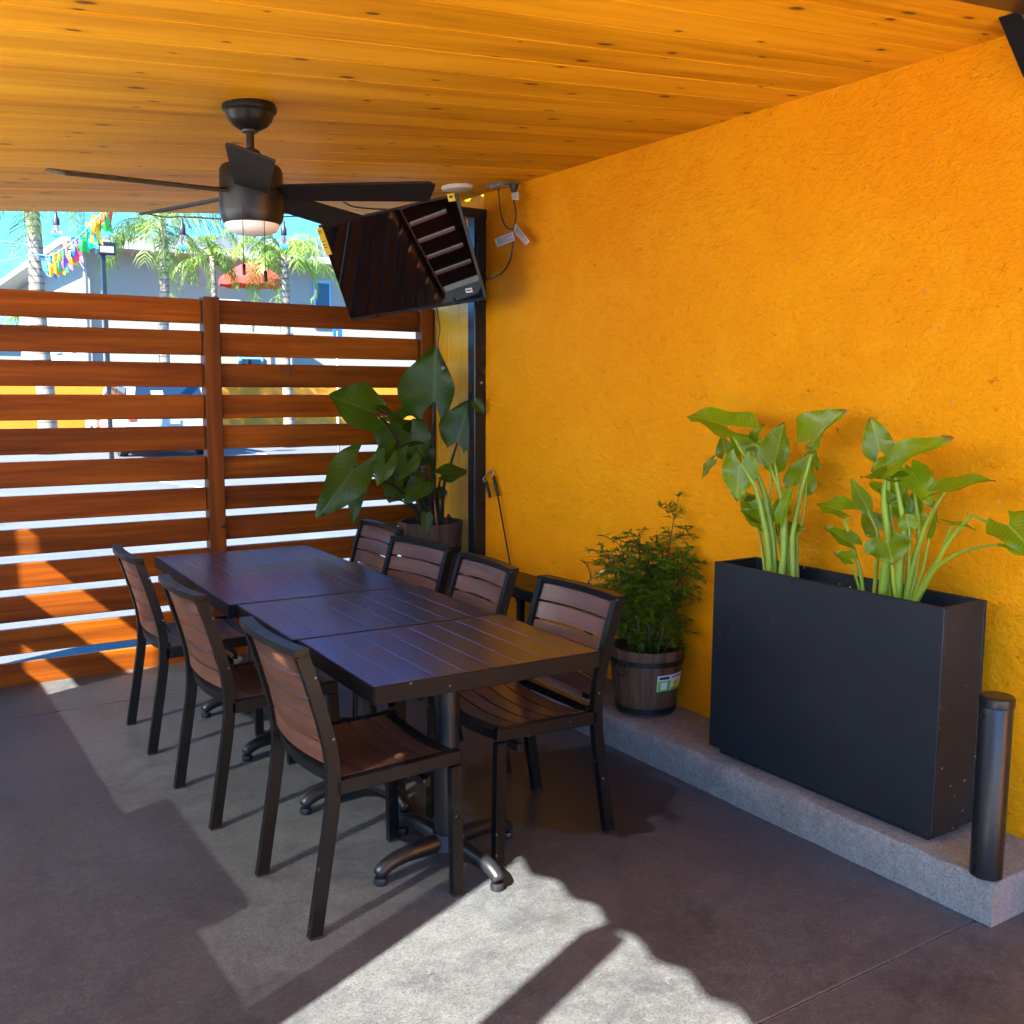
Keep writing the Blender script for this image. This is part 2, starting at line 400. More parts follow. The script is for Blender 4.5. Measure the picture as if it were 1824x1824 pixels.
tr = g.n('BsdfTransparent', {'Color': (1, 1, 1, 1)}); df = g.n('BsdfTranslucent', {'Color': (.80, .78, .73, 1)})
mx = g.n('MixShader', {0: .90, 1: tr.outputs[0], 2: df.outputs[0]}); g.t.links.new(mx.outputs[0], g.out.inputs[0]); M['shade'] = g.m  # cloth made pale and translucent so it fills the patio with light
M['roofsheet'] = plain('zinc_sheet', (.4, .41, .42), .45, .5)

# ================================================================== the setting
YF = 5.52                # fence line
XW = 2.93                # orange wall
CS = .085                # the ceiling falls away from the wall
def zc(X): return 2.547-CS*(XW-X)
KH = .133                # kerb height

# ground to the horizon, a hair below the patio slab
o = struct(MB().add([(-900, -900, -.03), (900, -900, -.03), (900, 1800, -.03), (-900, 1800, -.03)], [(0, 1, 2, 3)]).build('ground', M['lot']))
pf = struct(MB().box((1.1, .8, -.0175), (9.2, 10.0, .015)).build('patio_floor', M['lot']))
for y0, y1 in ((.30, 1.545), (1.553, 4.946), (4.954, 5.78)):
    for x0, x1 in ((-.69, 5.6),):
        MB().box(((x0+x1)/2, (y0+y1)/2, -.004), (x1-x0, y1-y0, .008), .0025).build('slab', M['floor'], pf)

# kerb along the wall, its nose a little uneven
k = MB(); n = 90; prof = []
for i in range(n+1):
    y = 1.50+(5.60-1.50)*i/n; j = lambda a: rnd.uniform(-a, a)
    prof.append([(2.99, y, .001), (2.593+j(.002), y, .001), (2.590+j(.004), y, .06+j(.012)), (2.594+j(.004), y, .108+j(.006)), (2.608+j(.006), y, .128+j(.003)), (2.645, y, KH), (2.99, y, KH)])
vs = [p for r in prof for p in r]; m_ = 7
fs = [(i*m_+q, i*m_+q+1, (i+1)*m_+q+1, (i+1)*m_+q) for i in range(n) for q in range(m_-1)]+[tuple(range(m_))]+[tuple(n*m_+q for q in reversed(range(m_)))]
struct(k.add(vs, fs).build('kerb', M['kerb'], smooth=40))

# orange wall, and the boarded return past its end
wl = MB().box((3.06, (-7+4.80)/2, 1.45), (.26, 11.80, 3.1)).build('stucco_wall', M['stucco'])
tag(wl, 'rough orange stucco wall along the right side of the patio', 'wall')
sw = thing('siding_wall', 'narrow yellow painted board wall between fence end and black corner post', 'wall', (3.0, 4.84, 0))
bd = MB().box((.011, .0585, 1.375), (.022, .115, 2.45), .003).mesh('board')
for i in range(7): link('board', bd, M['yellow_paint'], sw, (0, i*.118, 0))
MB().box((.05, .41, 1.30), (.05, .82, 2.6)).build('backing', M['yellow_paint'], sw)
# house body behind both walls, so nothing shines through
struct(MB().box((4.6, -.7, 1.6), (2.7, 12.6, 3.2)).build('building_core', M['stucco']))

# ceiling: one board per row, running down the slope, under a corrugated roof
ce = struct(link('ceiling', None))
ang = math.atan(CS); X0, X1 = -.50, XW+.004
pl = (X1-X0)/math.cos(ang)
pms = [MB().box((0, 0, .009), (pl, .1688, .018), .0016).mesh('plank') for _ in range(1)]
yk = 5.628-.086
while yk > -.15:
    link('plank', pms[0], M['pine'], ce, ((X0+X1)/2, yk, zc((X0+X1)/2)+rnd.uniform(-.0008, .0008)), (0, -ang, 0)); yk -= .172
rf = MB(); per = .19; ny = int((5.66+.25)/per*8); vs = []; fs = []
for i in range(ny+1):
    y = -.25+(5.66+.25)*i/ny
    z = .046+.017*math.sin(2*math.pi*y/per)+.006*math.sin(y*7.3)
    for X in (-.64+.006*math.sin(y*11), 1.2, XW+.05): vs += [(X, y, zc(X)+z)]
for i in range(ny):
    for q in range(2): fs.append((i*3+q, i*3+q+1, i*3+4+q, i*3+3+q))
no = len(vs); vs += [(a, b, c+.002) for a, b, c in vs]; fs += [tuple(q+no for q in f) for f in fs]
rf.add(vs, fs); tag(rf.build('roof_sheet', M['roofsheet'], smooth=True), 'corrugated metal roof sheet lying over the pine ceiling', 'roof')
tag(MB().bar((X0, 5.648, zc(X0)+.030), (XW, 5.648, zc(XW)+.030), .034, .05, b=.004).build('fascia_board', M['pine']), 'thin pine fascia along the far edge of the ceiling', 'fascia')
# black steel at the near end of the ceiling
br = thing('roof_brace', 'black steel knee brace under the ceiling at the top right corner', 'brace', (0, 0, 0))
p0, p1 = at_y(1788, 18, 1.70), at_y(1824, 105, 1.70); d = (p1-p0).normalized(); nrm = Vector((d.z, 0, -d.x)); nrm = nrm if nrm.x > 0 else -nrm
a = p0-d*.16+nrm*.045; b_ = p0+d*.30+nrm*.045
MB().bar((X0, 1.600, zc(X0)-.006), (XW-.002, 1.600, zc(XW)-.006), .09, .03, b=.003).build('header', M['steel'], br)
MB().bar(a, b_, .06, .07, (0, 1, 0), .004).build('brace_bar', M['steel'], br)

# ------------------------------------------------------------------ slatted fence at the far end
BH, BP = .1285, .1682
def slat_top(k): return 1.968-BP*k
fe = thing('slat_fence', 'reddish brown horizontal slat fence closing the far end of the patio', 'fence', (0, YF, 0))
for x0, x1 in ((-.62, 1.588), (1.680, 2.898)):
    me = MB().box((0, 0, 0), (x1-x0, .036, BH), .004).mesh('slat')
    for k in range(12):
        dz = rnd.uniform(-.0025, .0025); h = slat_top(k)-BH/2
        o = link('slat', me, M['slat'], fe, ((x0+x1)/2, rnd.uniform(-.004, .004), h+dz), (rnd.uniform(-.02, .02), rnd.uniform(-.0018, .0018), rnd.uniform(-.002, .002)))
for x0, x1, zt in ((1.590, 1.678, 1.982), (2.90, 2.990, 1.982), (-.70, -.622, 1.98)):
    po = MB().box(((x0+x1)/2, -.012, zt/2), (x1-x0, .088, zt), .005).build('post', M['slat_z'], fe)
MB().box((1.662, -.060, .742), (.022, .008, .014), .002).build('latch_plate', M['iron'], fe)
m_ = MB()                                              # dark H-shaped mark standing proud of the third slat
cx = at_y(511, 661, YF-.02).x; cz = at_y(511, 661, YF-.02).z
for dx in (-.030, .030): m_.box((cx+dx, -.0225, cz), (.020, .008, .062))
m_.box((cx, -.0225, cz), (.042, .008, .012)); 
MH = wood('dark_mark_wood', 'X', (.10, .022, .003), (.17, .042, .006), (.22, .06, .009), rough=.5); m_.build('dark_mark', MH, fe)

# low slat fence, shade cloth and posts along the open left side (outside the picture: they shape its sunlight)
XL = -.60
lf = thing('side_fence', 'low brown slat fence along the open left side of the patio', 'fence', (XL, 0, 0))
for y0, y1, rows in ((-.40, 1.05, 7), (1.15, 1.60, 7), (1.69, 2.12, 7), (2.121, 3.03, 8), (3.031, 4.72, 7), (4.721, 5.44, 7)):
    me = MB().box((0, 0, 0), (.052, y1-y0, BH), .004).mesh('slat')
    for k in range(rows): link('slat', me, M['slat_y'], lf, (0, (y0+y1)/2, 1.26+BP-BH/2-BP*(k+(8-rows)) if rows == 7 else 1.26+BP-BH/2-BP*k))
for y0, y1 in ((1.05, 1.15), (1.60, 1.69), (4.99, 5.10), (-.48, -.40)):
    MB().box((-.0, (y0+y1)/2, 1.10), (.09, y1-y0, 2.20), .005).build('post', M['slat_z'], lf)
MB().box((0, 4.845, 1.555), (.036, .29, .24), .004).build('rail', M['slat_y'], lf)
MB().box((0, 4.815, 2.115), (.036, .23, .30), .004).build('sun_block_board', M['slat_y'], lf)
MB().box((0, 4.972, 2.165), (.036, .082, .20), .004).build('sun_block_board', M['slat_y'], lf)
for k in range(6): MB().box((0, 5.27, 1.345+.17*k), (.036, .33, .168), .002).build('sun_block_board', M['slat_y'], lf)  # unseen boards added to block the sun above the low side fence
sh = MB().add([(XL, 1.69, 1.20), (XL, 4.70, 1.20), (XL, 4.70, 2.26), (XL, 1.69, 2.26)], [(0, 1, 2, 3)]).build('fill_shade_screen', M['shade'])
tag(sh, 'unseen pale shade cloth along the left side, made translucent as fill light', 'shade')

# ------------------------------------------------------------------ corner post
cp = thing('corner_post', 'tall black square steel post in the corner beside the orange wall', 'post', (2.893, 4.808, KH))
MB().box((0, 0, 1.165), (.074, .074, 2.33), .004).build('tube', M['steel'], cp)
MB().box((-.02, 0, 2.305), (.22, .080, .05), .004).build('head_plate', M['steel'], cp)
for z in (1.86, 1.98, 2.2): MB().lathe([(0, .006), (.007, .005), (.009, 0)], seg=8).build('bolt', M['metal'], cp)
for b, z in zip([c for c in cp.children if c.name.startswith('bolt')], (1.95, 2.03, 1.40)): b.location = (.006, -.0375, z); b.rotation_euler = (R(90), 0, 0)

# ================================================================== tables
def make_table(y0, y1, label, peds):
    xa, xb = 1.112, 1.856; cx = (xa+xb)/2; cy_ = (y0+y1)/2; zt = .715
    t = thing('dining_table', label, 'table', (cx, cy_, 0), R(-1.6), 'tables pushed end to end')
    L = y1-y0-.005; W = xb-xa
    n = 8; pw = (W-.012)/n
    me = MB().box((0, 0, 0), (pw-.0016, L-.012, .012), .0012).mesh('top_plank')
    for i in range(n): link('top_plank', me, M['deck'], t, (-W/2+.006+pw*(i+.5), 0, zt-.006))
    e = MB()
    for sx in (-1, 1): e.box((sx*(W/2-.0025), 0, zt-.0255), (.005, L, .049), .0015)
    for sy in (-1, 1): e.box((0, sy*(L/2-.0025), zt-.0255), (W-.0104, .005, .049), .0015)
    e.box((0, 0, zt-.030), (W-.014, L-.014, .030))
    e.build('edge_frame', M['edge'], t)
    for py in peds:
        p = link('pedestal', MB().lathe([(.0, .055), (.040, .055), (.040, .672), (0, .672)], seg=20).mesh('pedestal', 40), M['base'], t, (.02, py-cy_, 0), (0, 0, R(9)))
        MB().box((0, 0, .676), (.34, .34, .012), .002).build('spider_plate', M['base'], p)
        ft = MB()
        ft.lathe([(0, .10), (.046, .098), (.052, .078), (.06, .05), (.03, .045)], seg=20)
        ft.build('base_hub', M['base'], p, 40)
        am = MB()
        pts = bez([(.03, 0, .066), (.12, 0, .068), (.2, 0, .062), (.245, 0, .045), (.262, 0, .030)], 4)
        for i, q in enumerate(pts): pass
        am.tube(pts, [.030, .030, .029, .028, .027, .026, .025, .025, .024, .024, .024, .023, .023, .022, .022, .020, .016][:len(pts)], 10)
        ma = am.mesh('base_arm', True)
        cap = MB().lathe([(0, 0), (.021, 0), (.022, .012), (.019, .02), (0, .02)], (.252, 0, .002), 14).mesh('foot_pad', 40)
        for a in range(4):
            o = link('base_arm', ma, M['base'], p, None, (0, 0, a*math.pi/2)); link('foot_pad', cap, M['base'], o)
    return t
make_table(2.350, 2.945, 'short brown plank table nearest the camera, reflecting orange wall', [2.685])
make_table(2.945, 3.555, 'middle brown plank table of the three pushed together', [3.295])
make_table(3.555, 4.785, 'long brown plank table at the fence end of the row', [3.91, 4.54])

# ================================================================== chairs (front towards +X)
def make_chair():
    c = thing('chair', '', 'chair')
    hw = .214
    prof = [(-.228, 0), (-.205, .14), (-.182, .28), (-.168, .38), (-.166, .45), (-.172, .52), (-.190, .60), (-.218, .70), (-.250, .80)]
    pr = bez([(x, 0, z) for x, z in prof], 3)
    for s in (-1, 1):
        MB().strip([(p.x, s*hw, p.z) for p in pr], .026, .036, (0, 1, 0)).build('back_leg', M['frame'], c, 40)
        g_ = MB(); g_.strip([(.222, s*hw, 0), (.220, s*hw, .2), (.216, s*hw, .40)], .026, .034, (0, 1, 0)); g_.build('front_leg', M['frame'], c)
        MB().bar((-.160, s*hw, .415), (.232, s*hw, .428), .026, .042, b=.003).build('side_rail', M['frame'], c)
        for q in (-.227, .222): MB().box((q, s*hw, .003), (.038, .029, .006), .001).build('foot_cap', M['cord'], c)
    n = 9; top = []
    for i in range(n+1):
        y = -hw-.013+(2*hw+.026)*i/n; top.append((-.252-.022*(1-(2*i/n-1)**2), y, .808))
    MB().strip(top, .040, .020, (1, 0, 0)).build('top_rail', M['frame'], c, 40)
    MB().strip([(-.150-.018*(1-(2*i/8-1)**2), -hw+.014+(2*hw-.028)*i/8, .44-.008*(1-(2*i/8-1)**2)) for i in range(9)], .030, .028, (1, 0, 0)).build('rear_rail', M['frame'], c, 40)
    MB().strip([(.215, -hw+.014+(2*hw-.028)*i/8, .424-.012*(1-(2*i/8-1)**2)) for i in range(9)], .030, .03, (1, 0, 0)).build('front_rail', M['frame'], c, 40)
    MB().bar((.13, -hw+.01, .362), (.13, hw-.01, .362), .022, .028, b=.002).build('stretcher', M['frame'], c)
    # back: five slats bowed backwards
    def prx(z):
        for (xa, za), (xb, zb) in zip(prof, prof[1:]):
            if za <= z <= zb: return xa+(xb-xa)*(z-za)/(zb-za)
        return prof[-1][0]
    for k in range(5):
        z0 = .478+k*.0645; z1 = z0+.0555; v = []; N_ = 10
        for i in range(N_+1):
            y = -hw+.014+(2*hw-.028)*i/N_; bow = -.022*(1-(2*i/N_-1)**2)
            for th in (-.006, .006):
                for z in (z0, z1): v.append((prx(z)+bow+th, y, z))
        f = []
        for i in range(N_):
            a = i*4; b = a+4
            f += [(a, a+1, b+1, b), (a+2, b+2, b+3, a+3), (a+1, a+3, b+3, b+1), (a, b, b+2, a+2)]
        f += [(0, 2, 3, 1), (N_*4, N_*4+1, N_*4+3, N_*4+2)]
        MB().add(v, f).build('back_slat', M['chair_wood'], c, 40)
    # seat: five slats dipped across
    for k in range(5):
        x0 = -.128+k*.0655; x1 = x0+.0575; v = []; N_ = 10
        for i in range(N_+1):
            y = -hw+.015+(2*hw-.03)*i/N_; dip = -.018*(1-(2*i/N_-1)**2)
            for th in (-.012, 0):
                for x in (x0, x1): v.append((x, y, .440+dip+th+.008*(x-.0)))
        f = []
        for i in range(N_):
            a = i*4; b = a+4
            f += [(a, b, b+1, a+1), (a+2, a+3, b+3, b+2), (a+1, b+1, b+3, a+3), (a, a+2, b+2, b)]
        f += [(0, 1, 3, 2), (N_*4, N_*4+2, N_*4+3, N_*4+1)]
        MB().add(v, f).build('seat_slat', M['chair_wood'], c, 40)
    # rivets down the back leg
    rv = MB().lathe([(0, .002), (.0035, .001), (.004, 0)], seg=6).mesh('rivet')
    for s in (-1, 1):
        for k in range(6):
            z = .50+k*.05; link('rivet', rv, M['metal'], c, (prx(z), s*(hw-.0131), z), (R(90*s), 0, 0))
    return c
chair0 = make_chair()
CH = [(.970+.228, 2.690, 0, 'brown slatted chair with black frame nearest the camera, left of the table'),
      (.942+.228, 3.530, 1.0, 'middle of the three brown slatted chairs on the left of the table'),
      (.945+.228, 4.362, -1.5, 'brown slatted chair left of the table, farthest of three, by the fence'),
      (2.073-.228, 2.785, 180.5, 'brown slatted chair right of the table, nearest the barrel with the shrub'),
      (2.072-.228, 3.42, 176, 'brown slatted chair right of the table, second from the camera'),
      (2.085-.228, 3.955, 187, 'brown slatted chair right of the table, third from the camera'),
      (2.175-.228, 4.60, 179, 'brown slatted chair right of the table, farthest, before the elephant ear pot')]
for i, (x, y, a, lab) in enumerate(CH):
    o = chair0 if i == 0 else copy_tree(chair0)
    o.location = (x, y, 0); o.rotation_euler = (0, 0, R(a)); tag(o, lab, 'chair', 'chairs round the table')

# ================================================================== ceiling fan
FX, FY = 1.110, 3.247; FZ = zc(FX)
fan = thing('ceiling_fan', 'black five-blade ceiling fan with white light lens and pull chains', 'ceiling fan', (FX, FY, FZ))
MB().lathe([(0, .004), (.082, .0), (.086, -.010), (.085, -.022), (.080, -.026), (.076, -.030), (.070, -.048), (.054, -.066), (.034, -.078), (.026, -.080), (.024, -.086), (0, -.086)], seg=32).build('canopy', M['fan'], fan, 35)
MB().lathe([(.0125, -.08), (.0125, -.16)], seg=14).build('downrod', M['fan'], fan, True)
MB().lathe([(.016, -.135), (.030, -.142), (.044, -.19), (.046, -.205)], seg=20).build('coupler', M['fan'], fan, 40)
MB().lathe([(0, -.182), (.070, -.184), (.092, -.192), (.099, -.206), (.100, -.268)], seg=36).build('motor_housing', M['fan'], fan, 35)
MB().lathe([(.094, -.268), (.094, -.276), (.101, -.276), (.101, -.330), (.098, -.352), (.090, -.368), (.084, -.371)], seg=36).build('light_kit', M['fan'], fan, 35)
MB().lathe([(.086, -.366), (.085, -.378), (.078, -.391), (.055, -.400), (.02, -.404), (0, -.405)], seg=36).build('light_lens', M['glass_white'], fan, True)
bl = MB(); vs = []
outl = [(.090, -.050), (.20, -.056), (.585, -.066), (.600, -.045), (.565, .066), (.20, .056), (.090, .050)]
bl.prism([(x, y, -.004) for x, y in outl], (0, 0, .008)); bm_ = bl.mesh('blade')
for k in range(5):
    a = R(-108.8+72*k)
    Mx = Matrix.Rotation(a, 4, 'Z') @ Matrix.Rotation(R(-14), 4, 'X')
    o = link('blade', bm_, M['blade'], fan); o.matrix_local = Matrix.Translation((0, 0, -.272)) @ Mx
for x, y, z in ((435, 440, 0), (473, 470, 0)):
    b = at_y(x, 490, FY-.09); q = Vector((b.x-FX, -.09, -.33)); zb = at_y(x, 490 if x < 450 else 502, FY-.09).z-FZ
    p = MB().tube([q, (q.x, q.y, zb+.03)], .0012, 6).build('pull_chain', M['iron'], fan)
    MB().lathe([(0, 0), (.0055, .0), (.006, .030), (.004, .034), (0, .034)], (q.x, q.y, zb), 10).build('chain_fob', M['fan'], p, 40)

# ================================================================== television, its arm, cords
tv = thing('television', 'black flat television tilted down from the corner post, yellow stickers on it', 'television', (2.37, 4.70, 2.14))
tv.matrix_world = Matrix.Translation((2.37, 4.70, 2.14)) @ Matrix.Rotation(R(-64.6), 4, 'Z') @ Matrix.Rotation(R(22.5), 4, 'X') @ Matrix.Rotation(R(-5.0), 4, 'Y')
TW, TH = .905, .523
MB().box((0, .008, 0), (TW, .016, TH), .003).build('bezel', M['tvb'], tv)
MB().box((0, -.0015, .004), (TW-.016, .003, TH-.026), .001).build('screen', M['tv'], tv)
MB().box((-.05, .036, -.04), (.5, .045, .34), .015).build('back_housing', M['tvb'], tv)
MB().box((0, -.0008, -TH/2+.004), (TW-.02, .003, .006)).build('lower_trim', M['steel'], tv)
def sticker(name, x, z, w_, h_, mat, rot=0, parent=tv, y=-.0042):
    o = MB().box((0, 0, 0), (w_, .0009, h_)).build(name, mat, parent); o.location = (x, y, z); o.rotation_euler = (0, rot, 0); return o
s1 = sticker('energy_sticker', -TW/2+.011, TH/2-.085, .042, .145, M['yellow'], R(-2))
for k, (w_, dz) in enumerate(((.026, .055), (.020, .045), (.028, -.018), (.022, -.032), (.026, .0))): sticker('print_line', -.002, dz, w_, .004, M['ink'], 0, s1, -.0008)
s2 = sticker('corner_sticker', TW/2-.030, TH/2-.012, .040, .036, M['yellow'], R(3)); sticker('print_line', 0, .004, .020, .012, M['ink'], 0, s2, -.0008)
s3 = sticker('brand_label', TW/2-.085, -TH/2+.062, .040, .022, M['paper']); sticker('print_line', 0, .001, .030, .007, M['ink'], 0, s3, -.0008)
am = thing('television_mount', 'black swivel arm holding the television to the corner post', 'wall mount', (2.893, 4.77, 2.14))
MB().box((0, -.008, 0), (.05, .014, .36), .003).build('wall_plate', M['steel'], am)
MB().bar((0, -.02, .03), (-.22, -.02, .03), .03, .045, b=.004).build('arm', M['steel'], am)
MB().bar((-.21, -.02, .03), (-.42, -.06, .03), .03, .045, b=.004).build('arm', M['steel'], am)
MB().box((-.43, -.06, .0), (.03, .16, .2), .004, Matrix.Rotation(R(25), 3, 'Z')).build('mount_plate', M['steel'], am)
def cable(name, pts, r, label, cat='cord', mat='cord', n=8):
    o = MB().tube(bez(pts, n), r, 8).build(name, M[mat], None, True); return tag(o, label, cat)
c1 = cable('power_lead', [at_y(778, 548, 4.5), at_y(783, 585, 4.5), at_y(780, 612, 4.5), at_y(784, 632, 4.5), at_y(789, 645, 4.5)], .0035, 'thin black cord dangling below the television with its plug loose')
pb = at_y(789, 645, 4.5)
MB().box(pb+Vector((.001, 0, -.008)), (.020, .012, .026), .003).build('plug', M['cord'], c1)
for s in (-1, 1): MB().box(pb+Vector((.001+s*.005, 0, -.029)), (.0022, .006, .017)).build('plug_prong', M['metal'], c1)
cable('fan_side_cord', [at_y(612, 360, 4.9), at_y(630, 368, 4.9), at_y(665, 372, 4.9), at_y(700, 374, 4.9)], .004, 'black cord strung under the ceiling behind the fan blade')
# outlet box under the ceiling by the wall with a plugged-in cord
oc = Vector((2.835, 4.47, zc(2.835)))
ob = thing('ceiling_outlet', 'metal outlet box under the ceiling beside the orange wall', 'outlet', oc)
MB().box((0, 0, -.004), (.12, .12, .008), .002, Matrix.Rotation(-ang, 3, 'Y')).build('cover_plate', M['metal'], ob)
MB().box((-.005, .005, -.012), (.07, .10, .010), .003, Matrix.Rotation(-ang, 3, 'Y')).build('box', M['metal'], ob)
P = lambda x, y, X=2.86: at_x(x, y, X)
c2 = cable('outlet_cord', [P(916, 338), P(914, 350), P(919, 380), P(916, 410), P(913, 440), P(908, 465), P(893, 487), P(868, 497), P(850, 500, 2.82)], .0042, 'black cord hanging in a loop from the ceiling outlet, white tags on it')
MB().tube([P(916, 327), P(915.5, 334), P(915, 344)], [.022, .020, .012], 12).build('plug', M['cord'], c2, 40)
cable('second_cord', [P(888, 333), P(889, 350), P(892, 380), P(898, 398), P(905, 407), P(914, 408)], .0036, 'thin black cord curving from the outlet to the tagged cord')
tm = wood('printed_tag', 'X', (.55, .53, .5), (.72, .7, .68), (.75, .73, .7), tint=.05)
def tagcard(pts, lab):
    q = [P(x, y, 2.852) for x, y in pts]; n_ = (q[1]-q[0]).cross(q[2]-q[0]).normalized()*.0012
    o = MB().prism(q, n_).build('cord_tag', tm, c2)
    e1 = (q[1]-q[0]); e2 = (q[3]-q[0]); nn = n_ if n_.x < 0 else -n_*1.0
    off = Vector((-.0012, -.0006, 0)); 
    for r_ in range(5):
        t0 = .16+r_*.15; a = q[0]+e1*.1+e2*t0+off; b = q[0]+e1*(.9 if r_ != 2 else .6)+e2*t0+off
        MB().bar(a, b, .0008, .0022, (1, 0, 0)).build('print_line', M['red_ink'] if r_ == 3 else M['ink'], o)
    return o
tagcard([(880, 426), (914, 413), (917, 428), (886, 440)], 'a'); tagcard([(918, 398), (943, 430), (936, 437), (915, 412)], 'b'); tagcard([(911, 343), (923, 342), (924, 356), (913, 356)], 'c')
sd_ = thing('ceiling_disc_light', 'flat round white disc fixed to the ceiling above the television', 'ceiling light', (2.631, 4.57, zc(2.631)))
o = MB().lathe([(0, 0), (.078, 0), (.080, -.010), (.076, -.018), (.066, -.021), (0, -.022)], seg=30).build('disc_body', M['white'], sd_, 35); o.rotation_euler = (0, -ang, 0)

# ================================================================== along the wall
be = thing('bench', 'low black bench on the kerb behind the right-hand chairs', 'bench', (2.77, 3.90, KH))
MB().box((0, 0, .385), (.26, .92, .05), .005).build('seat', M['frame'], be)
for sx in (-1, 1):
    for sy in (-1, 1): MB().box((sx*.105, sy*.43, .18), (.035, .035, .36), .004).build('leg', M['frame'], be)
MB().box((.0, 0, .33), (.02, .82, .04), .003).build('apron', M['frame'], be)
vz = .135+.41
va = MB().lathe([(0, .0), (.038, .0), (.046, .008), (.034, .022), (.018, .034), (.022, .046), (.046, .064), (.052, .082), (.040, .100), (.044, .130), (.062, .165), (.088, .186), (.0865, .188), (.060, .168), (.041, .131), (.036, .100), (.047, .082), (.042, .068), (.016, .05), (0, .048)], (0, 0, 0), 28).build('glass_vase', M['glass'], None, 40)
tag(va, 'clear footed glass vase standing on the black bench behind the shrub', 'vase'); va.location = (2.79, 3.56, vz+.002)

def barrel(name, label, loc, rt, rb, h, mat, n=18, hoop=.78, handle=True, ang0=0):
    b = thing(name, label, 'barrel pot', loc, ang0)
    for k in range(n):
        a0 = 2*math.pi*(k+.02)/n; a1 = 2*math.pi*(k+.98)/n; s = MB(); vs = []
        for q in range(4):
            a = a0+(a1-a0)*q/3
            for r_, z in ((rb, .0), (rb+(rt-rb)*.5+.006, h*.5), (rt, h), (rt-.016, h), (rt-.022, h-.05)): vs.append((r_*math.cos(a), r_*math.sin(a), z))
        fs = [(q*5+j, q*5+j+1, q*5+6+j, q*5+5+j) for q in range(3) for j in range(4)]
        for q in (0, 3):
            fs.append(tuple(q*5+j for j in range(5)))
        s.add(vs, fs).build('stave', mat, b, 50)
    for hz, hh in ((hoop, .022), (.045, .026)):
        r_ = rb+(rt-rb)*hz+.0075
        MB().lathe([(r_-.004, h*hz), (r_, h*hz), (r_+.002, h*hz+hh), (r_-.003, h*hz+hh)], seg=40).build('hoop', M['iron'], b, 40)
    so_ = MB(); vs = [(0, 0, h-.03)]; N_ = 24
    for ring in (1, 2, 3):
        for k in range(N_): a = 2*math.pi*k/N_; vs.append((.97*(rt-.015)*ring/3*math.cos(a), .97*(rt-.015)*ring/3*math.sin(a), h-.035+rnd.uniform(-.008, .010)))
    fs = [(0, 1+k, 1+(k+1) % N_) for k in range(N_)]+[(1+(q-1)*N_+k, 1+q*N_+k, 1+q*N_+(k+1) % N_, 1+(q-1)*N_+(k+1) % N_) for q in (1, 2) for k in range(N_)]
    so_.add(vs, fs).build('soil', M['soil'], b, True)
    if handle:
        hz = h*hoop+.01; r_ = rb+(rt-rb)*hoop+.012; a = handle
        d = Vector((math.cos(a), math.sin(a), 0)); t = Vector((-math.sin(a), math.cos(a), 0)); c = d*r_+Vector((0, 0, hz))
        ha = MB().bar(c-t*.028, c+t*.028, .014, .026, b=.004).build('handle', M['iron'], b)
        MB().tube(bez([c-t*.024+d*.008, c-t*.026+d*.018-Vector((0, 0, .03)), c+d*.02-Vector((0, 0, .045)), c+t*.026+d*.018-Vector((0, 0, .03)), c+t*.024+d*.008], 5), .004, 8).build('handle_ring', M['iron'], ha, True)
    return b
BX, BY = 2.775, 3.205
bp = barrel('barrel_pot', 'dark burnt-wood half barrel with paper label on the kerb', (BX, BY, KH+.001), .160, .120, .285, M['barrel'], handle=R(-166))
# paper label wrapped round the staves on the camera side
la = MB(); a0, a1 = R(-113), R(-62); vs = []; rr = lambda z: .120+(.160-.120)*z/.285+.0105
for q in range(9):
    a = a0+(a1-a0)*q/8
    for z in (.120, .190): vs.append((rr(z)*math.cos(a), rr(z)*math.sin(a), z+.004*(q/8)))
la.add(vs, [(q*2, q*2+2, q*2+3, q*2+1) for q in range(8)]); lb = la.build('paper_label', M['paper'], bp, True)
def labpatch(f0, f1, z0, z1, mat, nm, e=.001):
    m_ = MB(); vs = []
    for q in range(5):
        a = a0+(a1-a0)*(f0+(f1-f0)*q/4)
        for z in (z0, z1): vs.append(((rr(z)+e)*math.cos(a), (rr(z)+e)*math.sin(a), z+.004*(f0+(f1-f0)*q/4)))
    return m_.add(vs, [(q*2, q*2+2, q*2+3, q*2+1) for q in range(4)]).build(nm, mat, lb, True)
labpatch(.02, .46, .1215, .166, M['green'], 'label_panel'); labpatch(.5, .98, .1215, .132, M['green'], 'label_panel')
labpatch(.06, .40, .172, .184, M['ink'], 'label_print', .0012); labpatch(.5, .9, .176, .181, M['ink'], 'label_print', .0012)
labpatch(.12, .34, .128, .160, M['paper'], 'label_print', .0018)
OR = plain('label_fruit', (.75, .42, .03), .5); labpatch(.60, .80, .134, .160, OR, 'label_picture', .0014); labpatch(.70, .96, .132, .146, M['yellow'], 'label_picture', .0018)
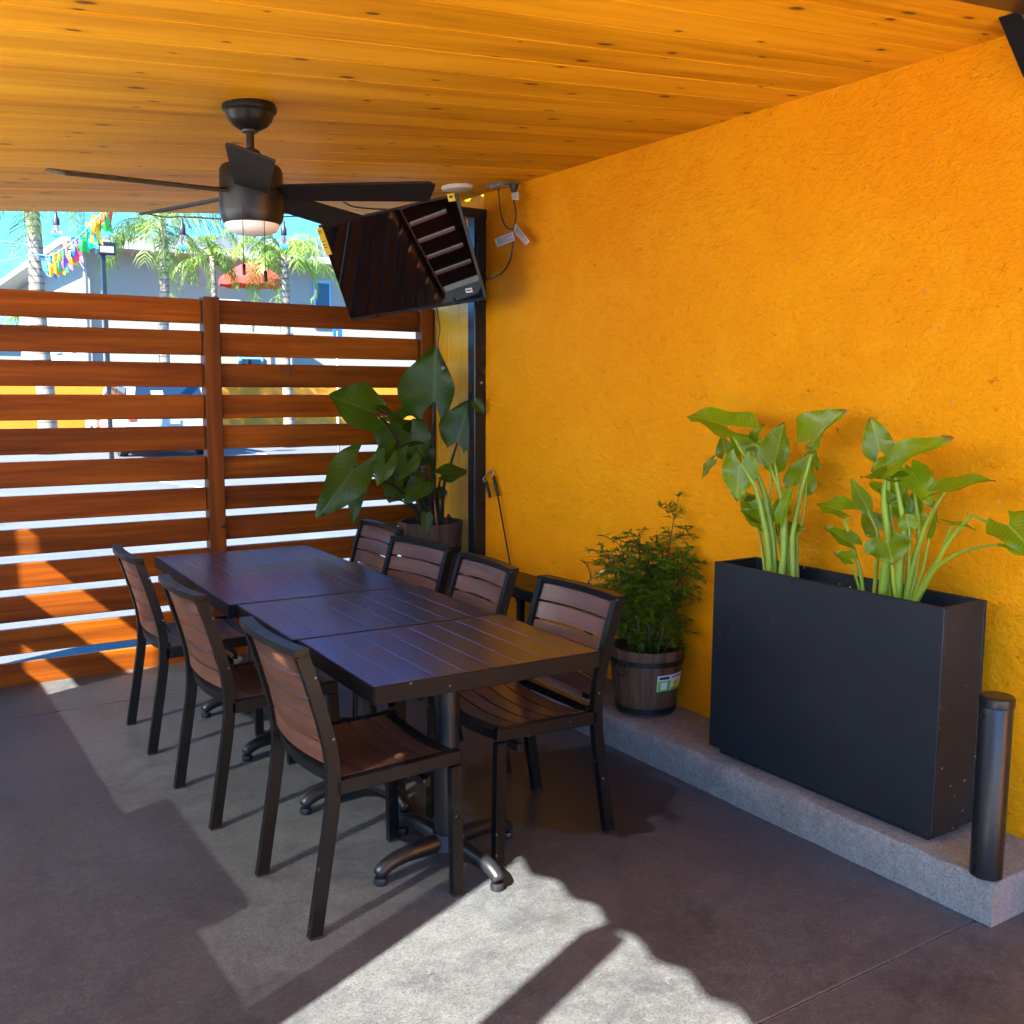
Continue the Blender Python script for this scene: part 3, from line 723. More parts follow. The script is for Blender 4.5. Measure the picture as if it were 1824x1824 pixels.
# ------------------------------------------------------------------ shrub
sr = thing('leafy_shrub', 'bushy green shrub with small pointed leaves growing in the barrel', 'shrub', (BX, BY, KH+.255))
st = MB(); lf_ = MB(); lf_.uv = []
def leaflet(p, d, L, W, up):
    d = d.normalized(); s = d.cross(up)
    if s.length < 1e-4: return
    s.normalize(); n_ = s.cross(d)
    v = [p, p+d*L*.35+s*W*.5+n_*L*.04, p+d*L, p+d*L*.35-s*W*.5+n_*L*.04, p+d*L*.45-n_*L*.05]
    lf_.add(v, [(0, 1, 4), (1, 2, 4), (2, 3, 4), (3, 0, 4)]); lf_.uv += [(0, 0), (.5, .35), (0, 1), (-.5, .35), (0, .45)]
def sprig(p, d, L, n_, lw):
    q = p.copy(); dd = d.normalized()
    for i in range(n_):
        q2 = q+dd*(L/n_); st.tube([q, q2], .0012, 4, False); q = q2
        dd = (dd+Vector((rnd.uniform(-.25, .25), rnd.uniform(-.25, .25), rnd.uniform(-.3, .08)))).normalized()
        for s in range(3):
            a = rnd.uniform(0, 6.28); o_ = Vector((math.cos(a), math.sin(a), rnd.uniform(-.45, .5)))
            leaflet(q, dd*.5+o_, lw*rnd.uniform(.7, 1.2), lw*.30, Vector((rnd.uniform(-.4, .4), rnd.uniform(-.4, .4), 1)))
    for s in range(3): leaflet(q, dd+Vector((rnd.uniform(-.7, .7), rnd.uniform(-.7, .7), rnd.uniform(-.4, .3))), lw*1.1, lw*.3, Vector((0, 0, 1)))
stems = [((.02, .0), (.09, -.17, .42), 30), ((-.03, .03), (-.14, .10, .42), 30), ((.02, .02), (.0, .0, .46), 40), ((0, -.02), (.0, -.06, .34), 34), ((-.03, 0), (-.05, .03, .30), 34), ((.04, -.04), (.08, -.13, .26), 22), ((-.05, .03), (-.08, .06, .24), 22), ((.03, .02), (.05, .02, .22), 20), ((.03, -.02), (.075, -.075, .60), 34), ((-.02, .01), (-.09, .09, .50), 34), ((.0, .03), (-.03, .03, .51), 30), ((-.04, -.02), (-.13, -.0, .40), 24), ((.03, .03), (.03, -.06, .45), 28), ((.01, -.03), (.055, -.16, .38), 24), ((.05, .0), (.06, .0, .40), 22), ((-.02, -.04), (-.06, -.07, .32), 20), ((.0, .0), (-.11, .11, .36), 20), ((.04, -.06), (.07, -.15, .14), 10), ((-.07, .02), (-.10, .05, .16), 10), ((.0, -.07), (.02, -.12, .20), 12)]
for (bx, by), (tx, ty, tz), cnt in stems:
    a = Vector((bx, by, 0)); b = Vector((tx, ty, tz))
    pts = bez([a, a.lerp(b, .35)+Vector((0, 0, tz*.10)), a.lerp(b, .7)+Vector((0, 0, tz*.05)), b], 5)
    st.tube(pts, [.0055*(1-.7*i/(len(pts)-1)) for i in range(len(pts))], 6)
    for i in range(cnt):
        t = rnd.uniform(.30 if tz > .3 else .1, 1); p = pts[min(int(t*(len(pts)-1)), len(pts)-1)]
        a_ = rnd.uniform(0, 6.28); d = Vector((math.cos(a_), math.sin(a_), rnd.uniform(-.1, .75)))
        if p.x > .03: d.x = min(d.x, .25)
        sprig(p, d, rnd.uniform(.05, .12), rnd.randint(3, 5), rnd.uniform(.026, .040))
stuff(lf_.build('foliage', M['shrub'], sr)); stuff(st.build('twigs', M['twig'], sr, True))

# ------------------------------------------------------------------ big leaves
def leaf_mesh(B, T, W, nrm, lobe=.25, fold=.2, droop=.1, wav=.03, n=14, m=5, asym=0, seed=0, prof=.62, side_curl=0.):
    rg = random.Random(seed); a = T-B; L = a.length; a = a/L
    s = nrm.cross(a); s.normalize(); nn = a.cross(s); mb = MB(); mb.uv = []; vs = []; fs = []
    ph = rg.uniform(0, 6.28)
    for side in (-1, 1):
        o = len(vs); Wd = W*.5*(1+asym*side)
        for i in range(n+1):
            t = -lobe+(1+lobe)*(i/n); tt = i/n
            outer = Wd*max(0, math.sin(math.pi*min(1, tt**prof)))**.8
            inner = 0
            if t < 0: inner = .42*Wd*(-t/lobe)**.7; outer = max(outer, inner)
            outer *= 1+.05*math.sin(9*tt+ph*side)
            if i == n: outer = 0
            for j in range(m+1):
                u = j/m; y = inner+(outer-inner)*u
                z = fold*y-droop*L*(t*abs(t))+wav*W*math.sin(11*tt+ph+side)*u*u+side_curl*y*y/W
                vs.append(B+a*(t*L)+s*(side*y)+nn*z); mb.uv.append((side*y/W, t))
        for i in range(n):
            for j in range(m):
                q = o+i*(m+1)+j; f = (q, q+1, q+m+2, q+m+1); fs.append(f if side > 0 else f[::-1])
    mb.add(vs, fs); return mb
def add_leaf(parent, mat, B, T, W, nrm, name='leaf', **kw):
    mb = leaf_mesh(B-parent.location, T-parent.location, W, nrm, **kw)
    return mb.build(name, mat, parent, True, 1e-5)
def petiole(parent, mat, pts, r0, r1, name='stem', seg=8):
    p = bez([q-parent.location for q in pts], 5); n = len(p)
    return MB().tube(p, [r0+(r1-r0)*i/(n-1) for i in range(n)], seg).build(name, mat, parent, True)

# planter box
px0, px1, py0, py1, pz0, pz1 = 2.645, 2.862, 1.735, 2.685, KH+.028, .868
pn = thing('planter_box', 'tall charcoal rectangular planter box against the orange wall', 'planter', ((px0+px1)/2, (py0+py1)/2, KH))
W_, L_, Hh = px1-px0, py1-py0, pz1-KH; t_ = .016
MB().box((0, 0, .015), (W_-.06, L_-.06, .028)).build('plinth', M['planter'], pn)
for sx in (-1, 1): MB().box((sx*(W_/2-t_/2), 0, (Hh+.028)/2), (t_, L_, Hh-.028), .003).build('panel', M['planter'], pn)
for sy in (-1, 1): MB().box((0, sy*(L_/2-t_/2-.0005), (Hh+.028)/2), (W_-2*t_, t_, Hh-.030), .001).build('panel', M['planter'], pn)
MB().box((0, 0, Hh*.5-.04), (W_-2*t_-.002, L_-2*t_-.002, Hh-.14)).build('soil', M['soil'], pn)

def clump(name, label, base_px, leaves, stems_, X0, extra=5):
    root = at_x(base_px[0], base_px[1], X0); root.z = Hh+KH-.16
    t = thing(name, label, 'plant', root)
    for k, (ax, ay, tx, ty, w_, dx, nv, kw) in enumerate(leaves):
        X = X0+dx; B = at_x(ax, ay, X); T = at_x(tx, ty, X+kw.pop('dt', -.02))
        sc_ = (B-CAM).length/FPX
        add_leaf(t, M['calla'], B, T, w_*sc_*1.12, Vector(nv), wav=.08, seed=k+len(label), **kw)
    rg = random.Random(len(label))
    for k in range(extra):                                   # younger leaves inside the clump
        bx = base_px[0]+rg.uniform(-30, 34); by = base_px[1]; a = rg.uniform(-.5, .5)+(bx-base_px[0])/120; hgt = rg.uniform(70, 190)
        ax = bx+math.sin(a)*hgt*.6; ay = by-hgt; X = X0+rg.uniform(-.05, .09)
        B = at_x(ax, ay, X); T = at_x(ax+math.sin(a)*rg.uniform(18, 40)+rg.uniform(-12, 12), ay-rg.uniform(8, 36), X+rg.uniform(-.05, .03))
        add_leaf(t, M['calla'], B, T, rg.uniform(24, 40)*(B-CAM).length/FPX, Vector((-.7+rg.uniform(-.3, .3), -.5+rg.uniform(-.3, .3), rg.uniform(.1, .8))), lobe=rg.uniform(.15, .4), fold=rg.uniform(.15, .6), droop=rg.uniform(.05, .3), wav=.08, seed=k+70, n=10, m=4)
        petiole(t, M['calla_stem'], [at_x(bx, by+20, X0+.01), at_x((bx+ax)/2-6*math.sin(a), (by+ay)/2, (X0+X)/2), B], rg.uniform(.005, .008), .003)
    for pts, r0, r1, dx0, dx1 in stems_:
        n = len(pts); petiole(t, M['calla_stem'], [at_x(x, y, X0+dx0+(dx1-dx0)*i/(n-1)) for i, (x, y) in enumerate(pts)], r0*.9, r1*.8)
    return t
V = lambda *a: a
CA = (-.75, -.62, .25)     # towards the camera
clump('calla_plant', 'upright green arrow-leaved plant in the far half of the planter box', (1393, 1020), [
    (1290, 758, 1221, 728, 62, -.04, (-.5, -.5, .75), dict(lobe=.75, fold=.35, droop=.18)),
    (1322, 812, 1302, 770, 58, .02, (-.3, -.9, .3), dict(lobe=.3, fold=.9, droop=.2)),
    (1318, 824, 1312, 893, 56, -.10, (-.7, -.6, .35), dict(lobe=.35, fold=-.15, droop=.12)),
    (1380, 824, 1395, 752, 54, .0, (-.85, -.3, .3), dict(lobe=.18, fold=.35, droop=.06)),
    (1451, 786, 1488, 728, 58, .03, (-.75, -.2, .5), dict(lobe=.35, fold=.5, droop=.28, asym=.35)),
    (1424, 862, 1440, 812, 52, .06, (-.8, -.5, .2), dict(lobe=.3, fold=.2, droop=.1)),
    (1354, 924, 1321, 872, 42, .05, (-.6, -.7, .3), dict(lobe=.25, fold=.3, droop=.1)),
    (1356, 930, 1320, 905, 30, .0, (-.4, -.5, .8), dict(lobe=.25, fold=.5, droop=.1)),
    (1272, 820, 1243, 852, 18, .02, (-.5, -.5, .7), dict(lobe=.2, fold=.3, droop=.2)),
    (1342, 785, 1353, 757, 18, .05, (-.9, -.2, .2), dict(lobe=.2, fold=.5, droop=.3)),
    (1292, 808, 1286, 776, 28, .05, (-.8, -.5, .2), dict(lobe=.3, fold=.2, droop=.1)),
    (1392, 930, 1412, 858, 22, -.02, (-.9, -.2, .3), dict(lobe=.1, fold=.7, droop=.05)),
    (1397, 950, 1386, 905, 24, .06, (-.7, -.6, .3), dict(lobe=.2, fold=.4, droop=.05)),
    (1372, 952, 1346, 932, 16, .05, (-.5, -.6, .6), dict(lobe=.2, fold=.5, droop=.1)),
    (1452, 800, 1434, 792, 20, .03, (-.8, -.5, .2), dict(lobe=.3, fold=.2, droop=.1)),
    (1450, 830, 1452, 806, 18, .06, (-.8, -.5, .2), dict(lobe=.3, fold=.2, droop=.1))],
    [(((1372, 1040), (1366, 960), (1349, 880), (1335, 850), (1319, 826)), .015, .006, -.02, -.10),
     (((1381, 1040), (1376, 960), (1362, 880), (1340, 830), (1324, 808), (1308, 780), (1290, 758)), .015, .006, .0, -.04),
     (((1392, 1040), (1397, 960), (1395, 900), (1380, 850), (1350, 795), (1330, 800)), .016, .006, -.01, .02),
     (((1406, 1044), (1402, 950), (1390, 880), (1380, 824)), .013, .005, .02, .0),
     (((1414, 1044), (1412, 960), (1424, 890), (1440, 830), (1451, 786)), .013, .006, .0, .03),
     (((1420, 1046), (1420, 960), (1423, 862)), .009, .004, .03, .06),
     (((1424, 950), (1432, 910), (1437, 860)), .005, .003, .03, .06),
     (((1400, 1030), (1385, 960), (1354, 924)), .008, .004, .04, .05)], 2.745)
clump('calla_plant', 'spreading green arrow-leaved plant in the near half of the planter box', (1590, 1065), [
    (1567, 803, 1550, 742, 46, .0, (-.8, -.5, .35), dict(lobe=.3, fold=.25, droop=.15)),
    (1590, 828, 1682, 769, 58, -.03, (-.55, -.45, .7), dict(lobe=.35, fold=.35, droop=.15, asym=-.1)),
    (1582, 830, 1548, 832, 40, .02, (-.4, -.7, .6), dict(lobe=.3, fold=.3, droop=.25)),
    (1578, 852, 1533, 842, 36, -.06, (-.3, -.3, .9), dict(lobe=.8, fold=.4, droop=.2)),
    (1683, 876, 1767, 848, 46, -.02, (-.45, -.35, .8), dict(lobe=.45, fold=.45, droop=.10)),
    (1498, 909, 1453, 893, 46, -.05, (-.4, -.6, .7), dict(lobe=.55, fold=.3, droop=.15)),
    (1545, 906, 1516, 852, 26, .0, (-.8, -.4, .2), dict(lobe=.15, fold=.7, droop=.05)),
    (1517, 968, 1468, 935, 30, -.05, (-.5, -.5, .7), dict(lobe=.3, fold=.4, droop=.1)),
    (1513, 996, 1486, 984, 28, -.06, (-.4, -.6, .7), dict(lobe=.5, fold=.3, droop=.1)),
    (1581, 967, 1591, 1003, 66, -.10, (-.75, -.55, .35), dict(lobe=.45, fold=-.1, droop=.1)),
    (1622, 838, 1664, 900, 44, .05, (-.7, -.6, .3), dict(lobe=.2, fold=.3, droop=.1)),
    (1628, 835, 1640, 880, 40, .08, (-.8, -.5, .2), dict(lobe=.2, fold=.3, droop=.1)),
    (1698, 934, 1738, 938, 20, -.04, (-.2, -.3, .95), dict(lobe=.75, fold=.3, droop=.1)),
    (1796, 936, 1842, 980, 70, -.10, (-.6, -.5, .6), dict(lobe=.4, fold=.25, droop=.15)),
    (1793, 970, 1838, 990, 34, -.12, (-.4, -.3, .85), dict(lobe=.2, fold=.3, droop=.1)),
    (1562, 942, 1538, 908, 40, .08, (-.7, -.6, .3), dict(lobe=.3, fold=.2, droop=.1)),
    (1626, 940, 1630, 888, 40, .07, (-.8, -.5, .2), dict(lobe=.2, fold=.3, droop=.1)),
    (1600, 905, 1612, 868, 36, .05, (-.8, -.5, .2), dict(lobe=.3, fold=.3, droop=.1)),
    (1590, 915, 1588, 890, 26, .0, (-.8, -.5, .3), dict(lobe=.3, fold=.4, droop=.1)),
    (1575, 860, 1605, 880, 44, .05, (-.6, -.6, .5), dict(lobe=.4, fold=.2, droop=.2)),
    (1655, 960, 1672, 905, 9, -.02, (-.8, -.5, .2), dict(lobe=.05, fold=.8, droop=-.1))],
    [(((1540, 1070), (1530, 1010), (1515, 960), (1498, 909)), .009, .004, .0, -.05),
     (((1535, 1066), (1525, 1030), (1513, 996)), .006, .004, .0, -.06),
     (((1556, 1072), (1562, 1000), (1563, 950), (1545, 906)), .009, .005, .02, .0),
     (((1572, 1080), (1577, 1010), (1582, 960), (1574, 890), (1577, 852)), .020, .007, .0, -.06),
     (((1576, 1080), (1581, 1010), (1586, 940), (1583, 880), (1583, 830)), .018, .006, .02, .0),
     (((1600, 1084), (1603, 1010), (1612, 950), (1604, 900), (1590, 828)), .018, .006, .0, -.03),
     (((1598, 1084), (1592, 1040), (1588, 1002), (1581, 967)), .009, .005, -.03, -.10),
     (((1618, 1084), (1632, 1010), (1636, 950), (1632, 900), (1624, 838)), .010, .005, .0, .06),
     (((1612, 1080), (1628, 1000), (1648, 940), (1665, 905), (1683, 876)), .013, .005, .0, -.02),
     (((1620, 1086), (1640, 1030), (1650, 985), (1655, 958)), .007, .004, .0, -.02),
     (((1622, 1088), (1650, 1030), (1675, 990), (1690, 950), (1698, 934)), .009, .004, -.01, -.04),
     (((1624, 1088), (1660, 1020), (1690, 965), (1720, 930), (1732, 918), (1765, 932), (1796, 936)), .009, .004, -.01, -.10),
     (((1626, 1088), (1660, 1020), (1710, 985), (1760, 972), (1793, 970)), .007, .004, -.01, -.12)], 2.745)

# elephant ear in its barrel, in the corner before the fence
EX, EY = 2.735, 5.06
bt = barrel('barrel_pot', 'grey weathered barrel pot in the corner holding the elephant ear', (EX, EY, KH+.001), .186, .125, .612, M['barrel_old'], handle=False, ang0=.3, hoop=.72)
ee = thing('elephant_ear_plant', 'large dark green elephant ear plant in the corner pot', 'plant', (EX, EY, KH+.58))
EL = [(773, 716, 777, 616, 96, 4.98, (-.35, -.9, .1), dict(lobe=.38, fold=.12, droop=.06, asym=.32, prof=.7)),
      (668, 735, 590, 702, 84, 4.85, (-.3, -.85, .4), dict(lobe=.3, fold=.1, droop=.12, prof=.8)),
      (694, 738, 722, 752, 36, 4.80, (-.1, -.3, .95), dict(lobe=.9, fold=.1, droop=.1)),
      (731, 770, 760, 818, 66, 4.95, (-.3, -.9, .3), dict(lobe=.35, fold=.15, droop=.1)),
      (742, 772, 680, 782, 62, 5.0, (-.3, -.7, .6), dict(lobe=.3, fold=.2, droop=.15)),
      (632, 832, 567, 922, 74, 4.80, (.2, -.85, .5), dict(lobe=.42, fold=.15, droop=.12, prof=.7)),
      (640, 838, 628, 937, 34, 4.86, (-.3, -.9, .2), dict(lobe=.2, fold=.2, droop=.05)),
      (686, 826, 672, 865, 44, 4.75, (-.3, -.55, .8), dict(lobe=.7, fold=.12, droop=.1)),
      (724, 824, 706, 860, 46, 4.76, (-.2, -.6, .8), dict(lobe=.75, fold=.15, droop=.1)),
      (700, 800, 668, 818, 46, 4.86, (-.3, -.8, .5), dict(lobe=.4, fold=.2, droop=.1)),
      (815, 788, 836, 712, 76, 4.86, (-.35, -.85, .35), dict(lobe=.22, fold=.06, droop=.1, prof=.78)),
      (787, 846, 833, 836, 38, 4.82, (-.2, -.7, .65), dict(lobe=.3, fold=.15, droop=.1, prof=.8)),
      (754, 858, 720, 896, 44, 4.84, (-.3, -.9, .3), dict(lobe=.3, fold=.1, droop=.05)),
      (760, 914, 759, 950, 22, 4.83, (-.3, -.9, .25), dict(lobe=.15, fold=.15, droop=.05)),
      (846, 716, 864, 738, 22, 4.74, (-.5, -.5, .6), dict(lobe=.2, fold=.3, droop=.1)),
      (750, 800, 735, 845, 50, 5.02, (-.3, -.9, .2), dict(lobe=.3, fold=.1, droop=.05))]
for k, (ax, ay, tx, ty, w_, Y, nv, kw) in enumerate(EL):
    B = at_y(ax, ay, Y); T = at_y(tx, ty, Y-.03); s_ = (B-CAM).length/FPX
    add_leaf(ee, M['alocasia'], B, T, w_*s_*1.04, Vector(nv), wav=.06, seed=40+k, n=18, m=6, **kw)
rg = random.Random(31)
for k in range(11):                                          # shaded leaves deep in the plant
    ax, ay = rg.uniform(690, 775), rg.uniform(745, 875); Y = rg.uniform(4.97, 5.16); a = rg.uniform(2.2, 5.2)
    B = at_y(ax, ay, Y); T = at_y(ax+math.cos(a)*rg.uniform(25, 48), ay-math.sin(a)*rg.uniform(22, 48), Y-.04)
    add_leaf(ee, M['alocasia'], B, T, rg.uniform(34, 58)*(B-CAM).length/FPX, Vector((rg.uniform(-.6, .3), -.8, rg.uniform(.1, .8))), lobe=.35, fold=.15, droop=.15, wav=.06, seed=90+k, n=12, m=5)
    petiole(ee, M['ear_stem'], [Vector((EX+rg.uniform(-.05, .05), EY, KH+.57)), (B+Vector((EX, EY, KH+.6)))/2+Vector((0, 0, .05)), B], .008, .004)
SB = lambda dx, dy: Vector((EX+dx, EY+dy, KH+.57))
for b, pts, Yt, r0, r1 in [((.03, -.03), ((772, 860), (771, 790), (773, 716)), 4.98, .020, .008), ((-.05, -.02), ((735, 850), (700, 770), (668, 735)), 4.85, .014, .006), ((-.06, -.05), ((720, 880), (670, 850), (632, 832)), 4.80, .012, .005),
                         ((-.02, -.05), ((735, 870), (710, 840), (686, 826)), 4.75, .012, .005), ((.0, -.06), ((745, 870), (735, 845), (724, 824)), 4.76, .012, .005), ((.06, -.03), ((790, 870), (803, 825), (815, 788)), 4.86, .014, .006),
                         ((.05, -.05), ((780, 890), (782, 865), (787, 846)), 4.82, .010, .005), ((.0, .0), ((757, 880), (742, 820), (731, 770)), 4.95, .013, .006), ((-.03, .02), ((750, 870), (745, 820), (742, 772)), 5.0, .013, .006), ((-.08, -.04), ((735, 905), (705, 888), (672, 885)), 4.85, .007, .004), ((.02, -.05), ((765, 900), (760, 880), (754, 858)), 4.84, .009, .005), ((.11, -.05), ((798, 918), (805, 925)), 4.9, .008, .006)]:
    petiole(ee, M['ear_stem'], [SB(*b)-Vector((0, 0, .05)), SB(*b)]+[at_y(x, y, EY+(Yt-EY)*(i+1)/len(pts)) for i, (x, y) in enumerate(pts)], r0, r1)
for dx in (-.03, .01): petiole(ee, M['dry_leaf'], [SB(dx, -.05), SB(dx-.012, -.065)+Vector((0, 0, .09)), SB(dx-.02, -.06)+Vector((0, 0, .17))], .012, .004, 'dry_sheath')

# shade crank leaning on the wall
ck = thing('shade_crank', 'thin black crank rod with grips leaning on the orange wall', 'crank', (2.90, 4.55, KH))
Q = lambda x, y, X=2.905: at_x(x, y, X)-Vector((2.90, 4.55, KH))
top = Q(880, 846); low = Q(933, 1140)
MB().tube([top, low], .0045, 8).build('rod', M['frame'], ck, True)
MB().tube([Q(879, 850), Q(887, 882)], .010, 10).build('grip', M['cord'], ck, 40)
MB().tube(bez([Q(880, 848), Q(877, 838), Q(868, 845), Q(861, 853), Q(867, 863)], 4), .0045, 8).build('crank_elbow', M['metal'], ck, True)
MB().tube([Q(866, 858, 2.89), Q(873, 886, 2.89)], .010, 10).build('grip', M['cord'], ck, 40)

# pipe bollard at the near end of the kerb
bo = thing('bollard', 'short black steel pipe bollard beside the planter box', 'bollard', (2.625, 1.545, KH))
MB().lathe([(.0, .0), (.044, .0), (.044, .512), (.041, .518), (0, .519)], seg=24).build('pipe', M['steel'], bo, 40)
MB().lathe([(.046, .495), (.0475, .500), (.0475, .521), (.043, .525), (0, .526)], seg=24).build('cap', M['steel'], bo, 40)

# ================================================================== beyond the fence
M['cream'] = plain('cream_render', (.27, .265, .22), .8, var=.08, bump=.2, bscale=30)
M['bluetrim'] = plain('blue_window_trim', (.16, .34, .52), .6)
M['trim'] = plain('white_trim', (.36, .36, .36), .6)
M['roofing'] = plain('grey_shingle', (.065, .072, .085), .85, var=.2, bump=.5, bscale=40)
M['lotwall'] = plain('orange_lot_wall', (.50, .175, .001), .75, var=.1, bump=.3, bscale=50)
M['trunk'] = None
m = Mat('palm_trunk'); v = m.coords(); sep = m.n('SeparateXYZ', {0: v}); wv = m.math('FRACT', m.math('ADD', m.math('MULTIPLY', sep.outputs[2], 6.5), m.math('MULTIPLY', m.noise(v, 3), .35)))
c = m.mix(m.ramp(wv, [(0, G(0)), (.12, G(1)), (.8, G(1)), (.92, G(0))]), (.07, .045, .03), (.24, .21, .17)); c = m.mix(m.math('MULTIPLY', m.noise(v, 20), .5), c, (.17, .14, .11)); m.set(color=c, rough=.85); m.bump(wv, .5, .02); M['trunk'] = m.m
M['frond'] = leafmat('palm_frond', (.10, .19, .025), (.20, .30, .045), (.3, .33, .1), .45, 0, .35)
M['carwhite'] = plain('white_car_paint', (.38, .38, .38), .25, coat=.6)
M['carglass'] = plain('car_glass', (.010, .018, .035), .06, 0, .7)
M['rubber'] = plain('tyre_rubber', (.02, .02, .02), .8)
M['redcloth'] = plain('red_umbrella_cloth', (.62, .035, .025), .8)
M['signblue'] = plain('blue_sign', (.01, .10, .50), .4)
M['markwhite'] = plain('white_line_paint', (.55, .55, .53), .7, var=.1)

M['asphalt'] = concrete('pale_asphalt', (.075, .083, .095), (.105, .113, .125), rough=.85, speck=.2)
struct(MB().add([(-120, 5.9, -.028), (160, 5.9, -.028), (160, 200, -.028), (-120, 200, -.028)], [(0, 1, 2, 3)]).build('parking_lot', M['asphalt']))
# parking lot: painted bay lines
for (x0, y0), (x1, y1) in (((4.6, 14.5), (3.1, 22)), ((7.6, 14.5), (7.9, 24)), ((11, 14.5), (11.5, 24)), ((14.4, 14.5), (15, 24))):
    d = Vector((x1-x0, y1-y0, 0)); n_ = Vector((-d.y, d.x, 0)).normalized()*.05
    struct(MB().add([Vector((x0, y0, -.024))-n_, Vector((x1, y1, -.024))-n_, Vector((x1, y1, -.024))+n_, Vector((x0, y0, -.024))+n_], [(0, 1, 2, 3)]).build('bay_line', M['markwhite']))
# orange wall across the lot
lw = thing('lot_wall', 'low bright orange wall across the car park behind the fence', 'wall', (10, 28, -.03))
MB().box((0, 0, .95), (44, .2, 1.90)).build('wall_body', M['lotwall'], lw)
MB().box((0, 0, 1.935), (44.1, .26, .07), .01).build('coping', M['lotwall'], lw)

# pale building with overhanging roof
BYc = 31.0; C0 = at_y(157, 560, BYc); ez = at_y(157, 440, BYc).z
bu = thing('building', 'pale cream building with grey overhanging roof beyond the car park', 'building', (C0.x, BYc, -.03))
BW, BD = 15.0, 14.0
MB().box((BW/2, BD/2, ez/2), (BW, BD, ez)).build('wall', M['cream'], bu)
ov = .75; rh = 1.25
rfm = MB(); e0 = [(-ov, -ov, ez), (BW+ov, -ov, ez), (BW+ov, BD+ov, ez), (-ov, BD+ov, ez)]
r0, r1 = (BD/2, BD/2, ez+rh*1.4), (BW-BD/2+1, BD/2, ez+rh*1.4)
rfm.add([(x, y, z+.16) for x, y, z in e0]+[r0, r1], [(0, 1, 5, 4), (1, 2, 5), (2, 3, 4, 5), (3, 0, 4)])
rr_ = rfm.build('roof', M['roofing'], bu)
MB().box((BW/2, BD/2, ez+.06), (BW+2*ov+.02, BD+2*ov+.02, .20), .01).build('eave_fascia', M['trim'], rr_)
MB().lathe([(.2, 0), (.22, .25), (.12, .35), (0, .36)], (6.5, 3.0, ez+.75), 10).build('roof_vent', M['trim'], rr_)
ds = MB().tube([(-.45, -.5, ez-.05), (-.05, -.12, ez-.6), (-.05, -.10, .1)], .06, 8).build('downspout', M['trim'], bu, True)
def window(x, z, w_, h_, left=False):
    if left: a, b = (-.03, x, z), (.06, w_, h_)
    else: a, b = (x, -.03, z), (w_, .06, h_)
    f = MB().box(a, b, .01).build('window', M['bluetrim'], bu)
    k = .74
    if left: MB().box((-.045, x, z), (.05, w_*k, h_*.86)).build('pane', M['trim'], f)
    else: MB().box((x, -.045, z), (w_*k, .05, h_*.86)).build('pane', M['carglass'], f)
for y in (2.2, 5.0): window(y, 3.4, 1.0, 1.6, True)
wx = at_y(573, 520, BYc); window(wx.x-C0.x, wx.z-.35, .62, 1.5)
window(wx.x-C0.x-2.4, 1.9, .8, 1.2)
# upper terrace with a white railing and a red parasol on it
tz = at_y(440, 585, 29.3); 
te = thing('terrace', 'raised white-railed terrace in front of the pale building', 'terrace', (tz.x, 29.3, -.03))
MB().box((0, .5, tz.z-.16), (2.6, 1.6, .16)).build('platform', M['cream'], te)
for sx in (-1, 1):
    for sy in (-.2, 1.2): MB().box((sx*1.2, sy, tz.z/2-.12), (.1, .1, tz.z-.24)).build('support_post', M['trim'], te)
for k in range(11): MB().box((-1.2+.24*k, -.25, tz.z+.32), (.05, .05, .85)).build('baluster', M['trim'], te)
MB().box((0, -.25, tz.z+.78), (2.6, .08, .07), .01).build('handrail', M['trim'], te)
pa = at_y(449, 498, 29.2); pr_ = (at_y(504, 495, 29.2).x-at_y(392, 495, 29.2).x)/2
um = thing('parasol', 'red scalloped parasol in front of the pale building', 'parasol', (pa.x, 29.2, tz.z-.13))
hz = pa.z-tz.z+.13; N_ = 8; vs = [(0, 0, hz+.52)]
for ring, (rr2, dz) in enumerate(((.35, .40), (.7, .22), (1., .0))):
    for k in range(N_*2): a = math.pi*k/N_; sag = -.015*(k % 2)*rr2; vs.append((pr_*rr2*math.cos(a), pr_*rr2*math.sin(a), hz+dz+sag))
n2 = N_*2; fs = [(0, 1+k, 1+(k+1) % n2) for k in range(n2)]+[(1+(q-1)*n2+k, 1+q*n2+k, 1+q*n2+(k+1) % n2, 1+(q-1)*n2+(k+1) % n2) for q in (1, 2) for k in range(n2)]
MB().add(vs, fs).build('canopy', M['redcloth'], um)
va_ = [(pr_*math.cos(math.pi*k/N_), pr_*math.sin(math.pi*k/N_), hz-.015*(k % 2)) for k in range(n2)]; vb_ = [(x*1.0, y*1.0, z-.17-.03*(k % 2)) for k, (x, y, z) in enumerate(va_)]
MB().add(va_+vb_, [(k, (k+1) % n2, n2+(k+1) % n2, n2+k) for k in range(n2)]).build('valance', M['redcloth'], um)
MB().tube([(0, 0, 0), (0, 0, hz+.5)], .025, 8).build('pole', M['trim'], um, True)

